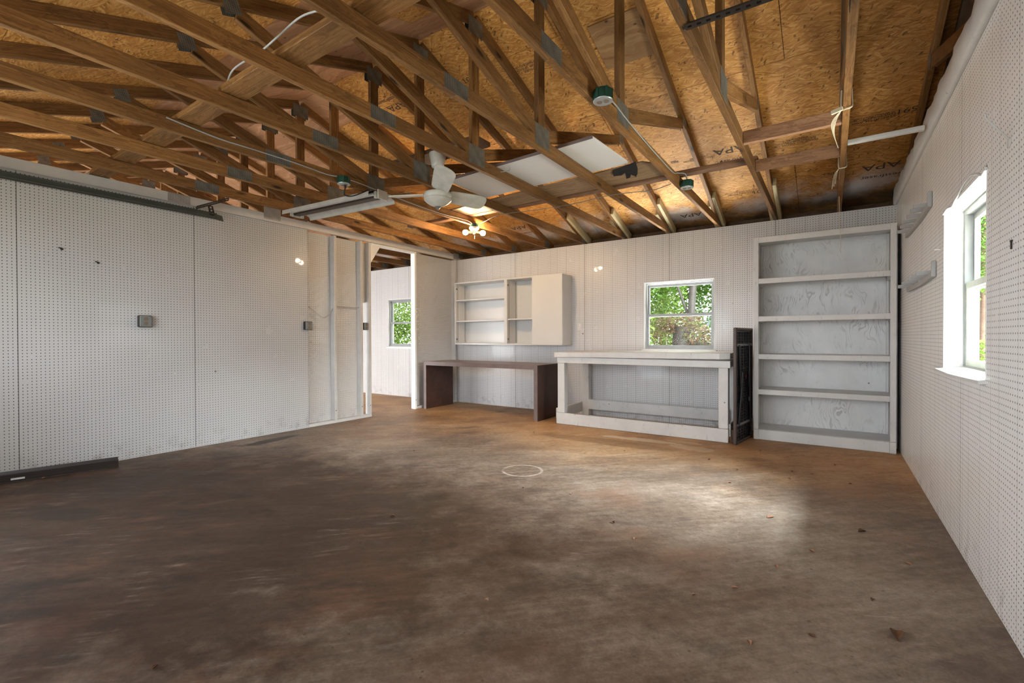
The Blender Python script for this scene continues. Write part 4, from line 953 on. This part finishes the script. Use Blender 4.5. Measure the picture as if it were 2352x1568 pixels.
def tree(name, x, y, pts, rad, crown, n, size, leafm, bark, label, cat='tree', seed=1, group='trees outside the windows'):
    t = thing(name, (x, y, GZ), label, cat, group)
    if pts:
        b = MB()
        for P, R in zip(pts, rad): b.tube(spline([(x+q[0], y+q[1], GZ+q[2]) for q in P], 5), [R[0]+(R[1]-R[0])*k/((len(P)-1)*5) for k in range((len(P)-1)*5+1)], 10)
        b.build('trunk', M[bark], t)
    leafmass('foliage', [(x+c[0], y+c[1], GZ+c[2], *c[3:]) for c in crown], n, size, M[leafm], t, seed)
    return t
tree('tree', -2.45, 10.2, [[(0, 0, 0), (.03, 0, 1.5), (.10, 0, 3.2), (.0, .1, 5.5)], [(.02, 0, 1.6), (-.35, .1, 2.6), (-.6, .2, 3.6)]], [(.085, .06), (.03, .02)], [(-.9, .5, 3.2, 1.2, 1, 1.1), (.9, .8, 3.3, 1.0, .9, .9), (0, .5, 5, 1.8, 1.5, 1.2)], 12000, .045, 'leaf1', 'bark', 'leaning grey trunked tree seen through the top of the back window', seed=3)
tree('tree_stump', -2.32, 9.0, [[(0, 0, 0), (0, 0, .8), (.03, 0, 1.45)], [(.05, 0, 1.15), (.5, 0, 1.1), (.95, -.05, .95)]], [(.17, .16), (.055, .05)], [(0, 0, 1.5, .45, .35, .22), (.45, -.1, 1.25, .4, .3, .22), (-.4, -.05, 1.35, .4, .3, .3)], 2300, .030, 'leaf3', 'bark', 'vine covered broken trunk outside the lower pane of the back window', 'tree stump', seed=5)
tree('vine_post', -2.98, 8.55, [[(0, 0, 0), (.02, 0, .7), (-.02, 0, 1.5)]], [(.09, .08)], [(0, 0, 1.4, .3, .3, .5), (.1, -.1, .8, .3, .3, .5)], 1300, .034, 'leaf2', 'bark', 'thinner vine wrapped trunk left of the broken one outside the back window', 'tree stump', seed=6)
tree('shrub', -3.85, 11.2, None, None, [(0, 0, 1.0, 1.0, .5, 1.1), (.1, .1, 2.2, 1.0, .5, .9)], 13000, .038, 'leaf2', 'bark', 'yellow green shrub at the left side of the back window view', 'shrub', seed=8)
tree('shrub', -1.55, 10.4, None, None, [(0, 0, .6, .9, .5, .6), (.5, .3, .9, .5, .4, .5)], 5000, .036, 'leaf2', 'bark', 'low shrub at the right side of the back window view', 'shrub', seed=9)
tree('tree', -3.9, 13.0, [[(0, 0, 0), (.1, 0, 2), (0, 0, 5)]], [(.10, .06)], [(0, 0, 3.3, 1.8, 1.2, 1.5), (1.5, .5, 3.9, 1.6, 1.2, 1.5), (-2, 0, 3.8, 1.6, 1, 1.6), (1.2, .2, 1.7, 1.7, .9, 1.2)], 22000, .055, 'leaf1', 'bark', 'leafy tree standing farther behind the vine covered trunks', seed=11)
tree('shrub', -11.0, 9.6, None, None, [(0, 0, .9, 1.4, .8, 1.1), (.3, .2, 2.1, 1.5, .8, .9), (-1.4, .3, 1.4, 1.2, .8, 1.3)], 22000, .042, 'leaf2', 'bark', 'dense shrub filling the far bay window beyond the doorway', 'shrub', seed=12)
tree('tree', 2.05, 10.5, [[(0, 0, 0), (.02, 0, 1.5), (.05, 0, 4.5)]], [(.10, .075)], [(-.2, -.2, 2.6, .55, .9, .8), (.4, .3, 3.6, 1.2, 1.2, .8)], 6500, .032, 'leaf1', 'bark_red', 'slim tree with reddish trunk outside the right window', seed=13)
tree('shrub', 1.72, 8.3, None, None, [(0, 0, .45, .5, .9, .55), (.2, .8, .8, .5, .6, .5)], 2600, .04, 'leaf2', 'bark', 'low bright green shrub outside the bottom of the right window', 'shrub', seed=14)
t = thing('neighbour_house', (-3.3, 18, GZ), 'pale house with blue grey roof seen past the shrubs', 'house')
b = MB(); b.box(-3.55, -1.0, 18, 21, GZ, 1.45); b.build('wall', M['house'], t)
b = MB(); b.prism([(-3.75, 17.8, 1.46), (-3.75, 19.5, 2.3), (-3.75, 21.2, 1.46)], (3.0, 0, 0)); b.build('roof', M['houseroof'], t)
t = thing('garden_fence', (2.5, 14, GZ), 'grey board fence behind the right window trees', 'fence')
b = MB()
for k in range(24): b.box(1.6+k*.15, 1.6+k*.15+.14, 14, 14.02, GZ, .92, b=.004)
b.build('boards', M['grey_paint'], t)
